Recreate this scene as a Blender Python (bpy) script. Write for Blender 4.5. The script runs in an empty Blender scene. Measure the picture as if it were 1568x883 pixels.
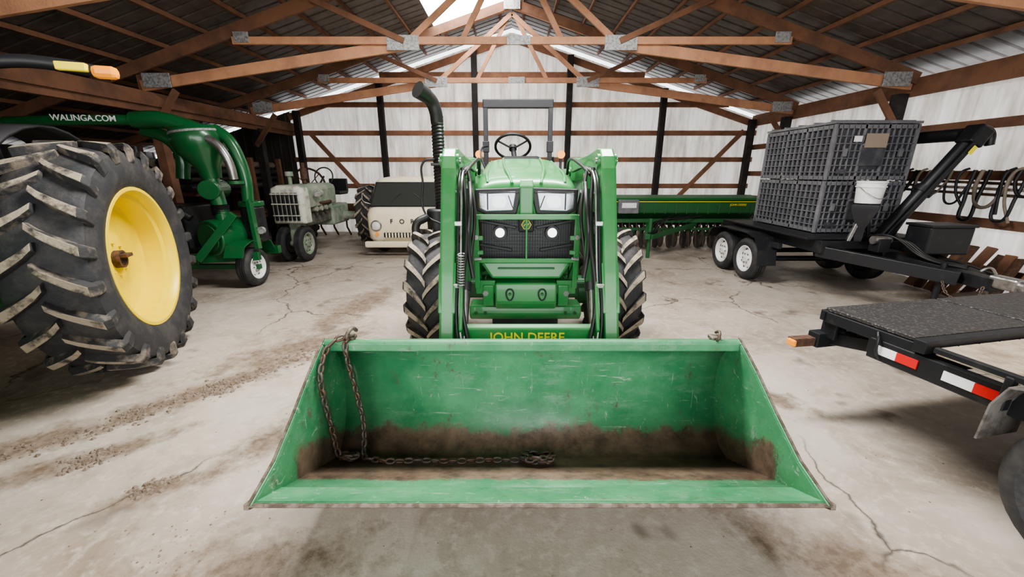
import bpy, bmesh, math, random
from mathutils import Vector, Matrix, Euler
random.seed(7)
sc=bpy.context.scene
D=bpy.data
pi=math.pi
try: sc.view_settings.look='AgX - Medium High Contrast'
except Exception: pass

# ------------------------------------------------------------ materials
def nt(name):
    m=D.materials.new(name); m.use_nodes=True
    t=m.node_tree; b=t.nodes['Principled BSDF']
    return m,t,b
def N(t,typ,**kw):
    n=t.nodes.new(typ)
    for k,v in kw.items(): setattr(n,k,v)
    return n
def ramp(t,src,p0,p1,c0=(0,0,0,1),c1=(1,1,1,1)):
    r=t.nodes.new('ShaderNodeValToRGB')
    r.color_ramp.elements[0].position=p0; r.color_ramp.elements[1].position=p1
    r.color_ramp.elements[0].color=c0; r.color_ramp.elements[1].color=c1
    t.links.new(src,r.inputs[0]); return r
def mixc(t,fac,a,b):
    m=t.nodes.new('ShaderNodeMix'); m.data_type='RGBA'
    for i,v in ((0,fac),(6,a),(7,b)):
        if isinstance(v,(tuple,list)): m.inputs[i].default_value=(v[0],v[1],v[2],1)
        elif isinstance(v,(int,float)): m.inputs[i].default_value=v
        else: t.links.new(v,m.inputs[i])
    return m.outputs[2]
def mat(name,c,rough=.5,metal=0,c2=None,scale=6,lo=.5,hi=.7,bump=0,bscale=40,emit=0,spec=.5,coat=0):
    m,t,b=nt(name)
    b.inputs['Base Color'].default_value=(*c,1)
    b.inputs['Roughness'].default_value=rough; b.inputs['Metallic'].default_value=metal
    b.inputs['Specular IOR Level'].default_value=spec
    b.inputs['Coat Weight'].default_value=coat
    tc=N(t,'ShaderNodeTexCoord')
    if c2 is not None:
        n=N(t,'ShaderNodeTexNoise'); n.inputs['Scale'].default_value=scale; n.inputs['Detail'].default_value=6
        n.inputs['Roughness'].default_value=.65
        t.links.new(tc.outputs['Object'],n.inputs['Vector'])
        r=ramp(t,n.outputs[0],lo,hi)
        t.links.new(mixc(t,r.outputs[0],c,c2),b.inputs['Base Color'])
    if bump:
        n2=N(t,'ShaderNodeTexNoise'); n2.inputs['Scale'].default_value=bscale; n2.inputs['Detail'].default_value=4
        t.links.new(tc.outputs['Object'],n2.inputs['Vector'])
        bp=N(t,'ShaderNodeBump'); bp.inputs['Strength'].default_value=bump; bp.inputs['Distance'].default_value=.01
        t.links.new(n2.outputs[0],bp.inputs['Height']); t.links.new(bp.outputs[0],b.inputs['Normal'])
    if emit:
        b.inputs['Emission Color'].default_value=(*c,1); b.inputs['Emission Strength'].default_value=emit
    return m
GREEN=mat('tractor_green',(.036,.215,.060),.36,0,(.10,.24,.11),5,.5,.85,coat=.3)
GREEN_D=mat('dark_green',(.02,.11,.035),.45,0,(.05,.10,.05),6,.5,.8)
GREEN_V=mat('vac_green',(.014,.11,.035),.3,0,(.035,.095,.045),6,.55,.8,coat=.4)
YEL=mat('wheel_yellow',(.80,.60,.010),.4,0,(.70,.50,.015),4,.5,.8)
LETTER=mat('letter_yellow',(.85,.68,.03),.5)
RUB=mat('tire_rubber',(.026,.027,.030),.7,0,(.06,.056,.052),7,.45,.7,bump=.4)
LUG=mat('dusty_lug',(.030,.030,.031),.8,0,(.18,.15,.115),7,.50,.66,bump=.5)
LUGT=mat('dusty_lug_top',(.31,.265,.20),.9,0,(.05,.045,.04),8,.48,.62,bump=.5)
BLK=mat('black_paint',(.014,.015,.018),.42,0,(.035,.035,.035),8,.55,.75)
BLKP=mat('black_plastic',(.014,.0145,.017),.5)
STEEL=mat('steel',(.42,.42,.42),.35,.9,(.27,.24,.21),12,.5,.7)
GALV=mat('galvanised_plate',(.46,.46,.46),.5,.5,(.26,.26,.26),30,.45,.6,bump=.8,bscale=90)
RUST=mat('rusty_steel',(.075,.048,.036),.8,.3,(.15,.075,.04),30,.45,.6,bump=.6)
CHAINM=mat('weathered_chain_steel',(.13,.11,.095),.55,.6,(.15,.085,.055),18,.48,.62,bump=.3)
EDGE=mat('worn_edge_steel',(.11,.085,.065),.6,.5,(.22,.18,.15),22,.45,.6,bump=.4)
WOOD=mat('truss_wood',(.52,.27,.155),.7,0,(.30,.15,.09),2.5,.40,.72,bump=.3)
WOODD=mat('old_wood',(.21,.105,.062),.85,0,(.11,.06,.04),3,.42,.7,bump=.3)
PLANK=mat('deck_planks',(.42,.35,.27),.85,0,(.22,.17,.12),7,.42,.65,bump=.5)
TAR=mat('treated_post',(.018,.015,.015),.8,0,(.05,.04,.035),6,.5,.8)
CREAM=mat('van_cream',(.86,.77,.58),.4,0,(.72,.62,.45),4,.5,.8,coat=.3)
GLASSD=mat('dark_glass',(.05,.055,.05),.08,0)
LENS=mat('headlight_lens',(.85,.88,.92),.1,0,emit=.9)
REFL=mat('headlight_reflector_silver',(.34,.36,.39),.2,.8)
LAMP=mat('fog_lamp',(.95,.95,.9),.1,0,emit=2.5)
AMBER=mat('amber_lens',(.85,.30,.03),.25,0,emit=.25)
AMBERY=mat('yellow_reflector',(.9,.75,.03),.4,0,emit=.1)
RED=mat('red_tape',(.6,.02,.02),.4)
WHT=mat('white_paint',(.8,.8,.8),.45,0,(.65,.64,.6),6,.5,.8)
WHTT=mat('white_tape',(.85,.85,.85),.4)
GRAYP=mat('grey_plastic',(.13,.132,.145),.45,0,(.20,.20,.21),7,.45,.7)
GRAYD=mat('grey_plastic_panel',(.045,.046,.055),.5,0,(.10,.10,.11),6,.45,.7)
OLIV=mat('old_green_paint',(.18,.25,.18),.6,0,(.34,.34,.29),5,.42,.6)
OLIVG=mat('old_grille_paint',(.55,.55,.48),.6,0,(.30,.30,.25),8,.45,.65)
HOSE=mat('hose_rubber',(.014,.014,.014),.45)
TAN=mat('tan_hose',(.26,.22,.17),.7,0,(.15,.12,.10),5,.4,.7)
DIRT=mat('dirt_clods',(.13,.095,.068),.95,0,(.22,.175,.135),20,.4,.6,bump=.5)
DISC=mat('worn_disc',(.10,.095,.09),.5,.6,(.20,.17,.15),9,.45,.65)
def tread_mat():
    m,t,b=nt('tread_plate')
    tc=N(t,'ShaderNodeTexCoord'); v=N(t,'ShaderNodeTexVoronoi'); v.inputs['Scale'].default_value=60
    t.links.new(tc.outputs['Object'],v.inputs['Vector'])
    r=ramp(t,v.outputs['Distance'],.15,.45,(.15,.145,.14,1),(.06,.058,.058,1))
    t.links.new(r.outputs[0],b.inputs['Base Color'])
    bp=N(t,'ShaderNodeBump'); bp.invert=True; bp.inputs['Strength'].default_value=.4; bp.inputs['Distance'].default_value=.01
    t.links.new(v.outputs['Distance'],bp.inputs['Height']); t.links.new(bp.outputs[0],b.inputs['Normal'])
    b.inputs['Roughness'].default_value=.45; b.inputs['Metallic'].default_value=.4
    return m
TREAD=tread_mat()
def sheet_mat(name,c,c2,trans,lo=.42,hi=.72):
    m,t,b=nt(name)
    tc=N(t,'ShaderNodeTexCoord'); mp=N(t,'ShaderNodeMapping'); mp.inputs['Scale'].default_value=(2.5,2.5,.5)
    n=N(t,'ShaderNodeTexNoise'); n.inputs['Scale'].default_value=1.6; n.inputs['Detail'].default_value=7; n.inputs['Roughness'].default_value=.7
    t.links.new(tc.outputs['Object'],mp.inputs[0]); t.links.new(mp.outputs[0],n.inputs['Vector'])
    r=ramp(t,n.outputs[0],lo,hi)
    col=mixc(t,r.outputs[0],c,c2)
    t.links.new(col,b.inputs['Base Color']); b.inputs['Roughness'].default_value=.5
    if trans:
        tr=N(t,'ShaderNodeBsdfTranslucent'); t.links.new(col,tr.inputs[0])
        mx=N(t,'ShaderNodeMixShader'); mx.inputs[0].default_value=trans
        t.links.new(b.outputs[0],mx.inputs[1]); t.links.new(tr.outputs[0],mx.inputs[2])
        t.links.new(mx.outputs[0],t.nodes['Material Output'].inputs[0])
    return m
WALLM=sheet_mat('white_wall_sheet',(.82,.79,.74),(.48,.435,.38),.28,.40,.66)
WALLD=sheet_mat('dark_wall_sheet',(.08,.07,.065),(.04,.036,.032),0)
ROOFM=sheet_mat('roof_sheet',(.13,.112,.10),(.055,.046,.04),0)
def floor_mat():
    m,t,b=nt('concrete_floor')
    L=t.links.new
    geo=N(t,'ShaderNodeTexCoord')
    def noise(s,d=6,r=.6,dist=0):
        n=N(t,'ShaderNodeTexNoise'); n.inputs['Scale'].default_value=s; n.inputs['Detail'].default_value=d
        n.inputs['Roughness'].default_value=r; n.inputs['Distortion'].default_value=dist
        L(geo.outputs['Object'],n.inputs['Vector']); return n.outputs[0]
    col=mixc(t,ramp(t,noise(.6,8,.65),.36,.62).outputs[0],(.455,.41,.355),(.33,.28,.23))
    col=mixc(t,ramp(t,noise(1.3,8,.7,.6),.48,.70).outputs[0],col,(.23,.185,.14))
    col=mixc(t,ramp(t,noise(14,5,.7),.5,.75).outputs[0],col,(.49,.445,.39))
    col=mixc(t,ramp(t,noise(2.2,3,.5),.64,.71).outputs[0],col,(.18,.15,.125))
    acc=None
    for (cx,cy,an,a,bb) in ((-2.35,2.65,50,1.25,.20),(-2.5,1.9,35,.55,.13),(-1.85,1.68,30,.40,.09),(-1.30,1.10,20,.75,.28),(-1.35,2.3,60,.9,.18),(-2.0,3.4,45,.8,.35),(-3.0,2.0,40,.5,.2),(1.8,2.7,-50,.6,.12),(.1,.85,0,1.3,.35),(-1.9,4.6,80,1.2,.3),(1.5,1.2,-30,.6,.2)):  # dirt smears; the wide one before the bucket also paints in its shade
        mp=N(t,'ShaderNodeMapping',vector_type='TEXTURE')
        mp.inputs['Location'].default_value=(cx,cy,0); mp.inputs['Rotation'].default_value=(0,0,math.radians(an)); mp.inputs['Scale'].default_value=(a,bb,1)
        L(geo.outputs['Object'],mp.inputs[0])
        ln=N(t,'ShaderNodeVectorMath',operation='LENGTH'); L(mp.outputs[0],ln.inputs[0])
        mr=N(t,'ShaderNodeMapRange'); mr.inputs['From Min'].default_value=1.5; mr.inputs['From Max'].default_value=.2; L(ln.outputs['Value'],mr.inputs[0])
        if acc is None: acc=mr.outputs[0]
        else:
            mx=N(t,'ShaderNodeMath',operation='MAXIMUM'); L(acc,mx.inputs[0]); L(mr.outputs[0],mx.inputs[1]); acc=mx.outputs[0]
    mu=N(t,'ShaderNodeMath',operation='MULTIPLY'); mu.inputs[1].default_value=.46; L(acc,mu.inputs[0])
    ad=N(t,'ShaderNodeMath',operation='ADD'); L(mu.outputs[0],ad.inputs[0]); L(noise(5,8,.75),ad.inputs[1])
    sm=ramp(t,ad.outputs[0],.66,.90)
    col=mixc(t,sm.outputs[0],col,mixc(t,ramp(t,noise(18,5,.7),.4,.6).outputs[0],(.15,.11,.078),(.24,.19,.145)))
    nz=N(t,'ShaderNodeTexNoise'); nz.inputs['Scale'].default_value=3; nz.inputs['Detail'].default_value=5
    L(geo.outputs['Object'],nz.inputs['Vector'])
    va=N(t,'ShaderNodeVectorMath',operation='SCALE'); va.inputs['Scale'].default_value=.35
    L(nz.outputs['Color'],va.inputs[0])
    vb=N(t,'ShaderNodeVectorMath',operation='ADD'); L(geo.outputs['Object'],vb.inputs[0]); L(va.outputs[0],vb.inputs[1])
    vo=N(t,'ShaderNodeTexVoronoi',feature='DISTANCE_TO_EDGE'); vo.inputs['Scale'].default_value=.55
    L(vb.outputs[0],vo.inputs['Vector'])
    cr=ramp(t,vo.outputs['Distance'],.001,.006,(1,1,1,1),(0,0,0,1))
    mk_=ramp(t,noise(.5,2,.5),.48,.54)
    mm=N(t,'ShaderNodeMath',operation='MULTIPLY'); L(cr.outputs[0],mm.inputs[0]); L(mk_.outputs[0],mm.inputs[1])
    col=mixc(t,mm.outputs[0],col,(.07,.058,.048))
    L(col,b.inputs['Base Color'])
    rr=ramp(t,noise(2,5,.6),.35,.7,(.42,.42,.42,1),(.75,.75,.75,1)); L(rr.outputs[0],b.inputs['Roughness'])
    bp=N(t,'ShaderNodeBump'); bp.inputs['Strength'].default_value=.25; bp.inputs['Distance'].default_value=.01
    L(noise(25,6,.7),bp.inputs['Height']); L(bp.outputs[0],b.inputs['Normal'])
    return m
FLOORM=floor_mat()
def bucket_mat():
    m,t,b=nt('worn_bucket_green'); L=t.links.new
    g=N(t,'ShaderNodeNewGeometry'); sp=N(t,'ShaderNodeSeparateXYZ'); L(g.outputs['Position'],sp.inputs[0])
    tc=N(t,'ShaderNodeTexCoord')
    def noise(s,d=6,r=.6,sc=(1,1,1),dist=0):
        mp=N(t,'ShaderNodeMapping'); mp.inputs['Scale'].default_value=sc; L(tc.outputs['Object'],mp.inputs[0])
        n=N(t,'ShaderNodeTexNoise'); n.inputs['Scale'].default_value=s; n.inputs['Detail'].default_value=d
        n.inputs['Roughness'].default_value=r; n.inputs['Distortion'].default_value=dist; L(mp.outputs[0],n.inputs['Vector']); return n.outputs[0]
    def math2(op,a,b_):
        r=N(t,'ShaderNodeMath',operation=op)
        for i,v in ((0,a),(1,b_)):
            if isinstance(v,(int,float)): r.inputs[i].default_value=v
            else: L(v,r.inputs[i])
        return r.outputs[0]
    col=mixc(t,ramp(t,noise(2.0,8,.72),.36,.64).outputs[0],(.036,.185,.080),(.095,.31,.15))
    col=mixc(t,ramp(t,noise(7,9,.8,(.5,1,1.6)),.53,.68).outputs[0],col,(.15,.30,.19))
    # scratches in several directions
    col=mixc(t,ramp(t,noise(26,5,.7,(.10,.6,1),1.2),.61,.67).outputs[0],col,(.34,.44,.35))
    col=mixc(t,ramp(t,noise(30,5,.7,(1,.6,.12),1.5),.63,.69).outputs[0],col,(.28,.40,.30))
    col=mixc(t,ramp(t,noise(9,9,.9,(1,1,.6)),.575,.63).outputs[0],col,(.14,.085,.065))
    def rng(o,a,b_):
        r=N(t,'ShaderNodeMapRange'); r.inputs['From Min'].default_value=a; r.inputs['From Max'].default_value=b_; L(o,r.inputs[0]); return r.outputs[0]
    # height above the bottom plate: z - .135 - .51*(1.74-y)
    h=math2('ADD',math2('ADD',sp.outputs['Z'],-.135-.51*1.74),math2('MULTIPLY',sp.outputs['Y'],.51))
    mu=math2('MULTIPLY',rng(h,.30,.05),rng(sp.outputs['Y'],1.32,1.46))
    ad=math2('ADD',math2('MULTIPLY',mu,.80),math2('ADD',math2('MULTIPLY',noise(4,10,.9),1.5),-.25))
    r=ramp(t,ad,.86,1.14)
    col=mixc(t,r.outputs[0],col,mixc(t,ramp(t,noise(7,8,.8),.38,.62).outputs[0],(.20,.14,.10),(.075,.056,.042)))
    L(col,b.inputs['Base Color'])
    rr=ramp(t,noise(6,6,.7),.4,.7,(.30,.30,.30,1),(.55,.55,.55,1)); L(rr.outputs[0],b.inputs['Roughness'])
    return m
BUCK=bucket_mat()
SKYL,_t,_b=nt('translucent_skylight')
_b.inputs['Base Color'].default_value=(.9,.9,.9,1); _b.inputs['Emission Color'].default_value=(1,.99,.97,1); _b.inputs['Emission Strength'].default_value=14

# ------------------------------------------------------------ geometry helpers
MATS={}
def grp(name,loc=(0,0,0),rz=0,local=False):
    e=D.objects.new(name,None); sc.collection.objects.link(e)
    e.empty_display_size=.2
    e.location=loc; e.rotation_euler=(0,0,rz)
    MATS[e.name]=(Matrix.Translation(Vector(loc))@Matrix.Rotation(rz,4,'Z'),local)
    return e
def attach(ob,par):
    if par is not None:
        ob.parent=par
        M,local=MATS[par.name]
        if not local: ob.matrix_parent_inverse=M.inverted()
def mk(name,verts,faces,m,par=None,smooth=False,bev=0,solid=0,mats=None,fm=None,seg=2):
    me=D.meshes.new(name); me.from_pydata([tuple(v) for v in verts],[],faces); me.update()
    bm=bmesh.new(); bm.from_mesh(me); bmesh.ops.recalc_face_normals(bm,faces=bm.faces); bm.to_mesh(me); bm.free()
    ob=D.objects.new(name,me); sc.collection.objects.link(ob)
    if mats:
        for x in mats: me.materials.append(x)
        for p,i in zip(me.polygons,fm): p.material_index=i
    else: me.materials.append(m)
    if smooth:
        for p in me.polygons: p.use_smooth=True
    if solid:
        s=ob.modifiers.new('s','SOLIDIFY'); s.thickness=solid; s.offset=0
    if bev:
        b=ob.modifiers.new('b','BEVEL'); b.width=bev; b.segments=seg; b.limit_method='ANGLE'; b.angle_limit=.6
    attach(ob,par); return ob
BV=[(-.5,-.5,-.5),(.5,-.5,-.5),(.5,.5,-.5),(-.5,.5,-.5),(-.5,-.5,.5),(.5,-.5,.5),(.5,.5,.5),(-.5,.5,.5)]
BF=[(0,3,2,1),(4,5,6,7),(0,1,5,4),(1,2,6,5),(2,3,7,6),(3,0,4,7)]
def box(name,c,s,m,par=None,rot=(0,0,0),bev=.006):
    R=Euler(rot).to_matrix()
    vs=[Vector(c)+R@Vector((v[0]*s[0],v[1]*s[1],v[2]*s[2])) for v in BV]
    return mk(name,vs,BF,m,par,bev=bev)
def frame(d,up=(0,0,1)):
    d=Vector(d).normalized(); u=Vector(up)
    if abs(d.dot(u))>.98: u=Vector((0,1,0))
    y=u.cross(d).normalized(); z=d.cross(y)
    return d,y,z
def beam_vf(p1,p2,w,h,up=(0,0,1)):
    p1=Vector(p1);p2=Vector(p2); d,y,z=frame(p2-p1,up)
    vs=[]
    for p in (p1,p2):
        for a,b in ((-1,-1),(1,-1),(1,1),(-1,1)):
            vs.append(p+y*a*w/2+z*b*h/2)
    return vs,[(0,3,2,1),(4,5,6,7),(0,1,5,4),(1,2,6,5),(2,3,7,6),(3,0,4,7)]
def beam(name,p1,p2,w,h,m,par=None,bev=.005,up=(0,0,1)):
    v,f=beam_vf(p1,p2,w,h,up); return mk(name,v,f,m,par,bev=bev)
class MB:
    def __init__(s): s.v=[];s.f=[];s.m=[]
    def add(s,vf,mi=0):
        o=len(s.v); s.v+=list(vf[0]); s.f+=[tuple(i+o for i in f) for f in vf[1]]; s.m+=[mi]*len(vf[1])
    def beam(s,p1,p2,w,h,mi=0,up=(0,0,1)): s.add(beam_vf(p1,p2,w,h,up),mi)
    def box(s,c,sz,mi=0): s.add(([Vector(c)+Vector((v[0]*sz[0],v[1]*sz[1],v[2]*sz[2])) for v in BV],BF),mi)
    def cyl(s,p1,p2,r,mi=0,seg=12,r2=None): s.add(cyl_vf(p1,p2,r,r2,seg),mi)
    def out(s,name,mats,par=None,bev=0,smooth=False):
        return mk(name,s.v,s.f,None,par,mats=mats,fm=s.m,bev=bev,smooth=smooth)
def cyl_vf(p1,p2,r,r2=None,seg=20):
    if r2 is None:r2=r
    p1=Vector(p1);p2=Vector(p2); d,y,z=frame(p2-p1)
    vs=[];fs=[]
    for p,rr in ((p1,r),(p2,r2)):
        for i in range(seg):
            a=2*pi*i/seg; vs.append(p+y*math.cos(a)*rr+z*math.sin(a)*rr)
    for i in range(seg):
        j=(i+1)%seg; fs.append((i,j,seg+j,seg+i))
    fs.append(tuple(range(seg))[::-1]); fs.append(tuple(range(seg,2*seg)))
    return vs,fs
def autosm(ob,ang=.7):
    for p in ob.data.polygons: p.use_smooth=True
    try: ob.data.set_sharp_from_angle(angle=ang)
    except Exception: pass
def cyl(name,p1,p2,r,m,par=None,r2=None,seg=24,bev=0):
    v,f=cyl_vf(p1,p2,r,r2,seg); o=mk(name,v,f,m,par,bev=bev); autosm(o); return o
def lathe(name,prof,c,axis,m,par=None,seg=40,mats=None,fm=None,close=False):
    d,y,z=frame(axis); c=Vector(c); vs=[];fs=[];mi=[]
    for (a,r) in prof:
        for i in range(seg):
            t=2*pi*i/seg; vs.append(c+d*a+y*math.cos(t)*r+z*math.sin(t)*r)
    n=len(prof)
    for k in range(n-1+(1 if close else 0)):
        k2=(k+1)%n
        for i in range(seg):
            j=(i+1)%seg; fs.append((k*seg+i,k*seg+j,k2*seg+j,k2*seg+i)); mi.append(fm[k] if fm else 0)
    o=mk(name,vs,fs,m,par,mats=mats,fm=mi if mats else None); autosm(o,.6); return o
def tube(name,pts,r,m,par=None,cyclic=False,res=3):
    cu=D.curves.new(name,'CURVE'); cu.dimensions='3D'; cu.bevel_depth=r; cu.bevel_resolution=res; cu.use_fill_caps=True; cu.resolution_u=8
    s=cu.splines.new('BEZIER'); s.bezier_points.add(len(pts)-1)
    for b,p in zip(s.bezier_points,pts):
        b.co=p; b.handle_left_type=b.handle_right_type='AUTO'
    s.use_cyclic_u=cyclic
    tmp=D.objects.new(name+'_c',cu); sc.collection.objects.link(tmp)
    bpy.context.view_layer.update()
    dg=bpy.context.evaluated_depsgraph_get()
    me=D.meshes.new_from_object(tmp.evaluated_get(dg))
    D.objects.remove(tmp)
    me.materials.clear(); me.materials.append(m)
    for p in me.polygons: p.use_smooth=True
    ob=D.objects.new(name,me); sc.collection.objects.link(ob)
    attach(ob,par); return ob
def prism(name,pts,x0,x1,m,par=None,bev=.008,seg=2):
    n=len(pts); vs=[(x0,p[0],p[1]) for p in pts]+[(x1,p[0],p[1]) for p in pts]
    fs=[tuple(range(n)),tuple(range(2*n-1,n-1,-1))]+[(i,(i+1)%n,n+(i+1)%n,n+i) for i in range(n)]
    return mk(name,vs,fs,m,par,bev=bev,seg=seg)
def loft(name,rings,m,par=None,cap=True,smooth=True,bev=0):
    n=len(rings[0]); vs=[v for r in rings for v in r]; fs=[]
    for k in range(len(rings)-1):
        for i in range(n):
            j=(i+1)%n; fs.append((k*n+i,k*n+j,(k+1)*n+j,(k+1)*n+i))
    if cap:
        fs.append(tuple(range(n))); fs.append(tuple(range((len(rings)-1)*n,len(rings)*n)))
    o=mk(name,vs,fs,m,par,bev=bev)
    if smooth: autosm(o,.7)
    return o
def text(name,s,loc,rot,size,m,par=None,ext=.002):
    cu=D.curves.new(name,'FONT'); cu.body=s; cu.size=size; cu.extrude=ext; cu.align_x='CENTER'; cu.align_y='CENTER'; cu.offset=size*.012
    tmp=D.objects.new('t',cu); sc.collection.objects.link(tmp); bpy.context.view_layer.update()
    me=D.meshes.new_from_object(tmp.evaluated_get(bpy.context.evaluated_depsgraph_get())); D.objects.remove(tmp)
    me.transform(Matrix.Translation(Vector(loc))@Euler(rot).to_matrix().to_4x4())
    me.materials.clear(); me.materials.append(m)
    ob=D.objects.new(name,me); sc.collection.objects.link(ob); attach(ob,par); return ob

def ag_tire(name,c,R,W,rr,n,lh,par,dth=.24,rimmat=None,dish=1,seg=64,topm=None,lw=.32):
    H=R-rr
    prof=[(-.36*W,rr-.01),(-.43*W,rr+.02),(-.5*W,rr+.38*H),(-.5*W,rr+.62*H),(-.46*W,R-.13*H),(-.38*W,R-.04*H),(-.2*W,R-.005),(0,R),
          (.2*W,R-.005),(.38*W,R-.04*H),(.46*W,R-.13*H),(.5*W,rr+.62*H),(.5*W,rr+.38*H),(.43*W,rr+.02),(.36*W,rr-.01)]
    lathe(name+'_carcass',prof,c,(1,0,0),RUB,par,seg)
    V=[];F=[];FM=[]
    cx,cy,cz=c
    hw0=lw*pi/n
    for s in (-1,1):
        for i in range(n):
            t0=2*pi*(i+(.5 if s>0 else 0))/n
            secs=[]
            for j in range(6):
                f=j/5; x=(-.03+f*.50)*W
                base=R-.03*H*f*f-.012; top=R+lh-.012*H*f
                g_=f**.8
                secs.append(((x,base),(x,top),t0+dth*g_,hw0*(.75+.35*f)))
            secs.append(((.47*W,R-.20*H),(.525*W,R-.05*H+lh*.3),t0+dth*1.02,hw0*1.1))
            secs.append(((.49*W,R-.36*H),(.52*W,R-.30*H),t0+dth*1.04,hw0*1.0))
            o=len(V)
            for (b,tp,th,hw) in secs:
                for (x,r),w in ((b,hw*1.25),(tp,hw*.8)):
                    for sg in (-1,1):
                        a=th+sg*w
                        V.append((cx+s*x,cy+r*math.cos(a),cz+r*math.sin(a)))
            k=len(secs)
            for j in range(k-1):
                a=o+4*j;b=a+4
                for q,mi in (((a,a+2,b+2,b),0),((a+1,b+1,b+3,a+3),0),((a+2,a+3,b+3,b+2),1 if j<5 else 0),((a,b,b+1,a+1),0)):
                    F.append(q);FM.append(mi)
            F.append((o,o+1,o+3,o+2));FM.append(0)
            e=o+4*(k-1);F.append((e,e+2,e+3,e+1));FM.append(0)
    mk(name+'_lugs',V,F,None,par,mats=[LUG,topm or LUG],fm=FM,bev=.006 if R>.8 else 0)
    rm=rimmat or YEL
    s=dish
    lathe(name+'_rim',[(s*.40*W,rr+.03),(s*.44*W,rr+.02),(s*.44*W,rr-.005),(s*.38*W,rr-.03),(s*.30*W,rr-.035),(s*.26*W,rr-.06),(-s*.02*W,rr-.07),(-s*.06*W,rr-.10),(-s*.06*W,rr*.45),(-s*.0*W,rr*.36),(-s*.0*W,.02)],c,(1,0,0),rm,par,48)
    lathe(name+'_rim_back',[(-s*.40*W,rr+.03),(-s*.44*W,rr+.02),(-s*.40*W,rr-.04),(-s*.05*W,rr-.065)],c,(1,0,0),rm,par,48)
    cyl(name+'_hub',(cx-s*.1*W,cy,cz),(cx+s*.10*W,cy,cz),rr*.13,RUST if R>.8 else rm,par)
    for i in range(8):
        a=2*pi*i/8
        cyl(name+'_bolt_%d'%i,(cx-s*.02*W,cy+rr*.24*math.cos(a),cz+rr*.24*math.sin(a)),(cx+s*.04*W,cy+rr*.24*math.cos(a),cz+rr*.24*math.sin(a)),.012,rm,par,seg=6)
def road_wheel(name,c,R,W,par,rimmat,side=-1,rot=0):
    rr=R*.60
    prof=[(-.38*W,rr),(-.48*W,rr+.3*(R-rr)),(-.5*W,R-.35*(R-rr)),(-.42*W,R-.06*R),(-.3*W,R),(-.1*W,R),(-.09*W,R-.012),(-.05*W,R-.012),(-.04*W,R),(.04*W,R),(.05*W,R-.012),(.09*W,R-.012),(.1*W,R),(.3*W,R),(.42*W,R-.06*R),(.5*W,R-.35*(R-rr)),(.505*W,rr+.52*(R-rr)),(.515*W,rr+.50*(R-rr)),(.505*W,rr+.46*(R-rr)),(.48*W,rr+.3*(R-rr)),(.38*W,rr)]
    if side<0: prof=[(-a,b) for a,b in prof][::-1]
    lathe(name+'_tire',prof,c,(1,0,0),RUB,par,40)
    s=side
    lathe(name+'_rim',[(s*.42*W,rr+.012),(s*.44*W,rr),(s*.36*W,rr-.02),(s*.12*W,rr-.035),(s*.18*W,rr*.72),(s*.26*W,rr*.5),(s*.22*W,rr*.3),(s*.34*W,rr*.26),(s*.36*W,.005)],c,(1,0,0),rimmat,par,32)
    cyl(name+'_axle',(c[0]-s*.4*W,c[1],c[2]),(c[0],c[1],c[2]),rr*.9,BLK,par)
    mb=MB()
    for i in range(6):
        a=2*pi*i/6; p=(c[1]+rr*.4*math.cos(a),c[2]+rr*.4*math.sin(a))
        mb.cyl((c[0]+s*.2*W,*p),(c[0]+s*.32*W,*p),.012,0,6)
    for i in range(8):
        a=2*pi*(i+.5)/8; p=(c[1]+rr*.74*math.cos(a),c[2]+rr*.74*math.sin(a))
        mb.cyl((c[0]+s*.10*W,*p),(c[0]+s*.185*W,*p),rr*.09,1,10)
    mb.out(name+'_nuts',[STEEL,BLK],par)

# ------------------------------------------------------------ building shell
XR,XL,YB,YF=6.3,-5.7,10.9,-2.6
XLL=-9.4
def roofz(x): return 5.05-.31*abs(x)
floor=mk('floor',[(XLL-.2,-7,0),(XR+.3,-7,0),(XR+.3,YB+.3,0),(XLL-.2,YB+.3,0)],[(0,1,2,3)],FLOORM)
def rib_profile(L,step=.23,h=.02):
    out=[];u=0
    while u<L:
        for a,b in ((0,0),(.085,0),(.10,h),(.125,h),(.14,0)):
            if u+a<=L: out.append((u+a,b))
        u+=step
    out.append((L,0)); return out
def wall(name,o,ud,L,nrm,ztop,m,z0=0):
    P=rib_profile(L);V=[];F=[]
    o=Vector(o);ud=Vector(ud);nrm=Vector(nrm)
    for u,h in P:
        p=o+ud*u+nrm*h
        V.append((p.x,p.y,z0));V.append((p.x,p.y,ztop(p.x)))
    for i in range(len(P)-1): F.append((2*i,2*i+2,2*i+3,2*i+1))
    return mk(name,V,F,m)
wall('wall_back',(XL,YB,0),(1,0,0),XR-XL,(0,-1,0),lambda x:roofz(x)-.21,WALLM)
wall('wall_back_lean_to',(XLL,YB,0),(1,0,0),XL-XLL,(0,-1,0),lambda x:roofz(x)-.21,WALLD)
wall('wall_right',(XR,YF,0),(0,1,0),YB-YF,(-1,0,0),lambda x:3.0,WALLM)
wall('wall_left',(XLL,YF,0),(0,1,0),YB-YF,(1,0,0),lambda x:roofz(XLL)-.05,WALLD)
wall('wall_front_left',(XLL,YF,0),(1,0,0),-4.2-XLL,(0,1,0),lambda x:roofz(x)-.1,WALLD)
wall('wall_front_right',(4.2,YF,0),(1,0,0),XR-4.2,(0,1,0),lambda x:roofz(x)-.1,WALLM)
wall('wall_front_header',(-4.2,YF,0),(1,0,0),8.4,(0,1,0),lambda x:roofz(x)-.1,WALLM,z0=3.3)
def roof(name,x0,x1,y0,y1):
    P=rib_profile(y1-y0,.23,.022);V=[];F=[]
    for u,h in P:
        V.append((x0,y0+u,roofz(x0)+h));V.append((x1,y0+u,roofz(x1)+h))
    for i in range(len(P)-1): F.append((2*i,2*i+2,2*i+3,2*i+1))
    return V,F
SY0,SY1,SX=7.9,9.75,-1.65
mb=MB()
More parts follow.
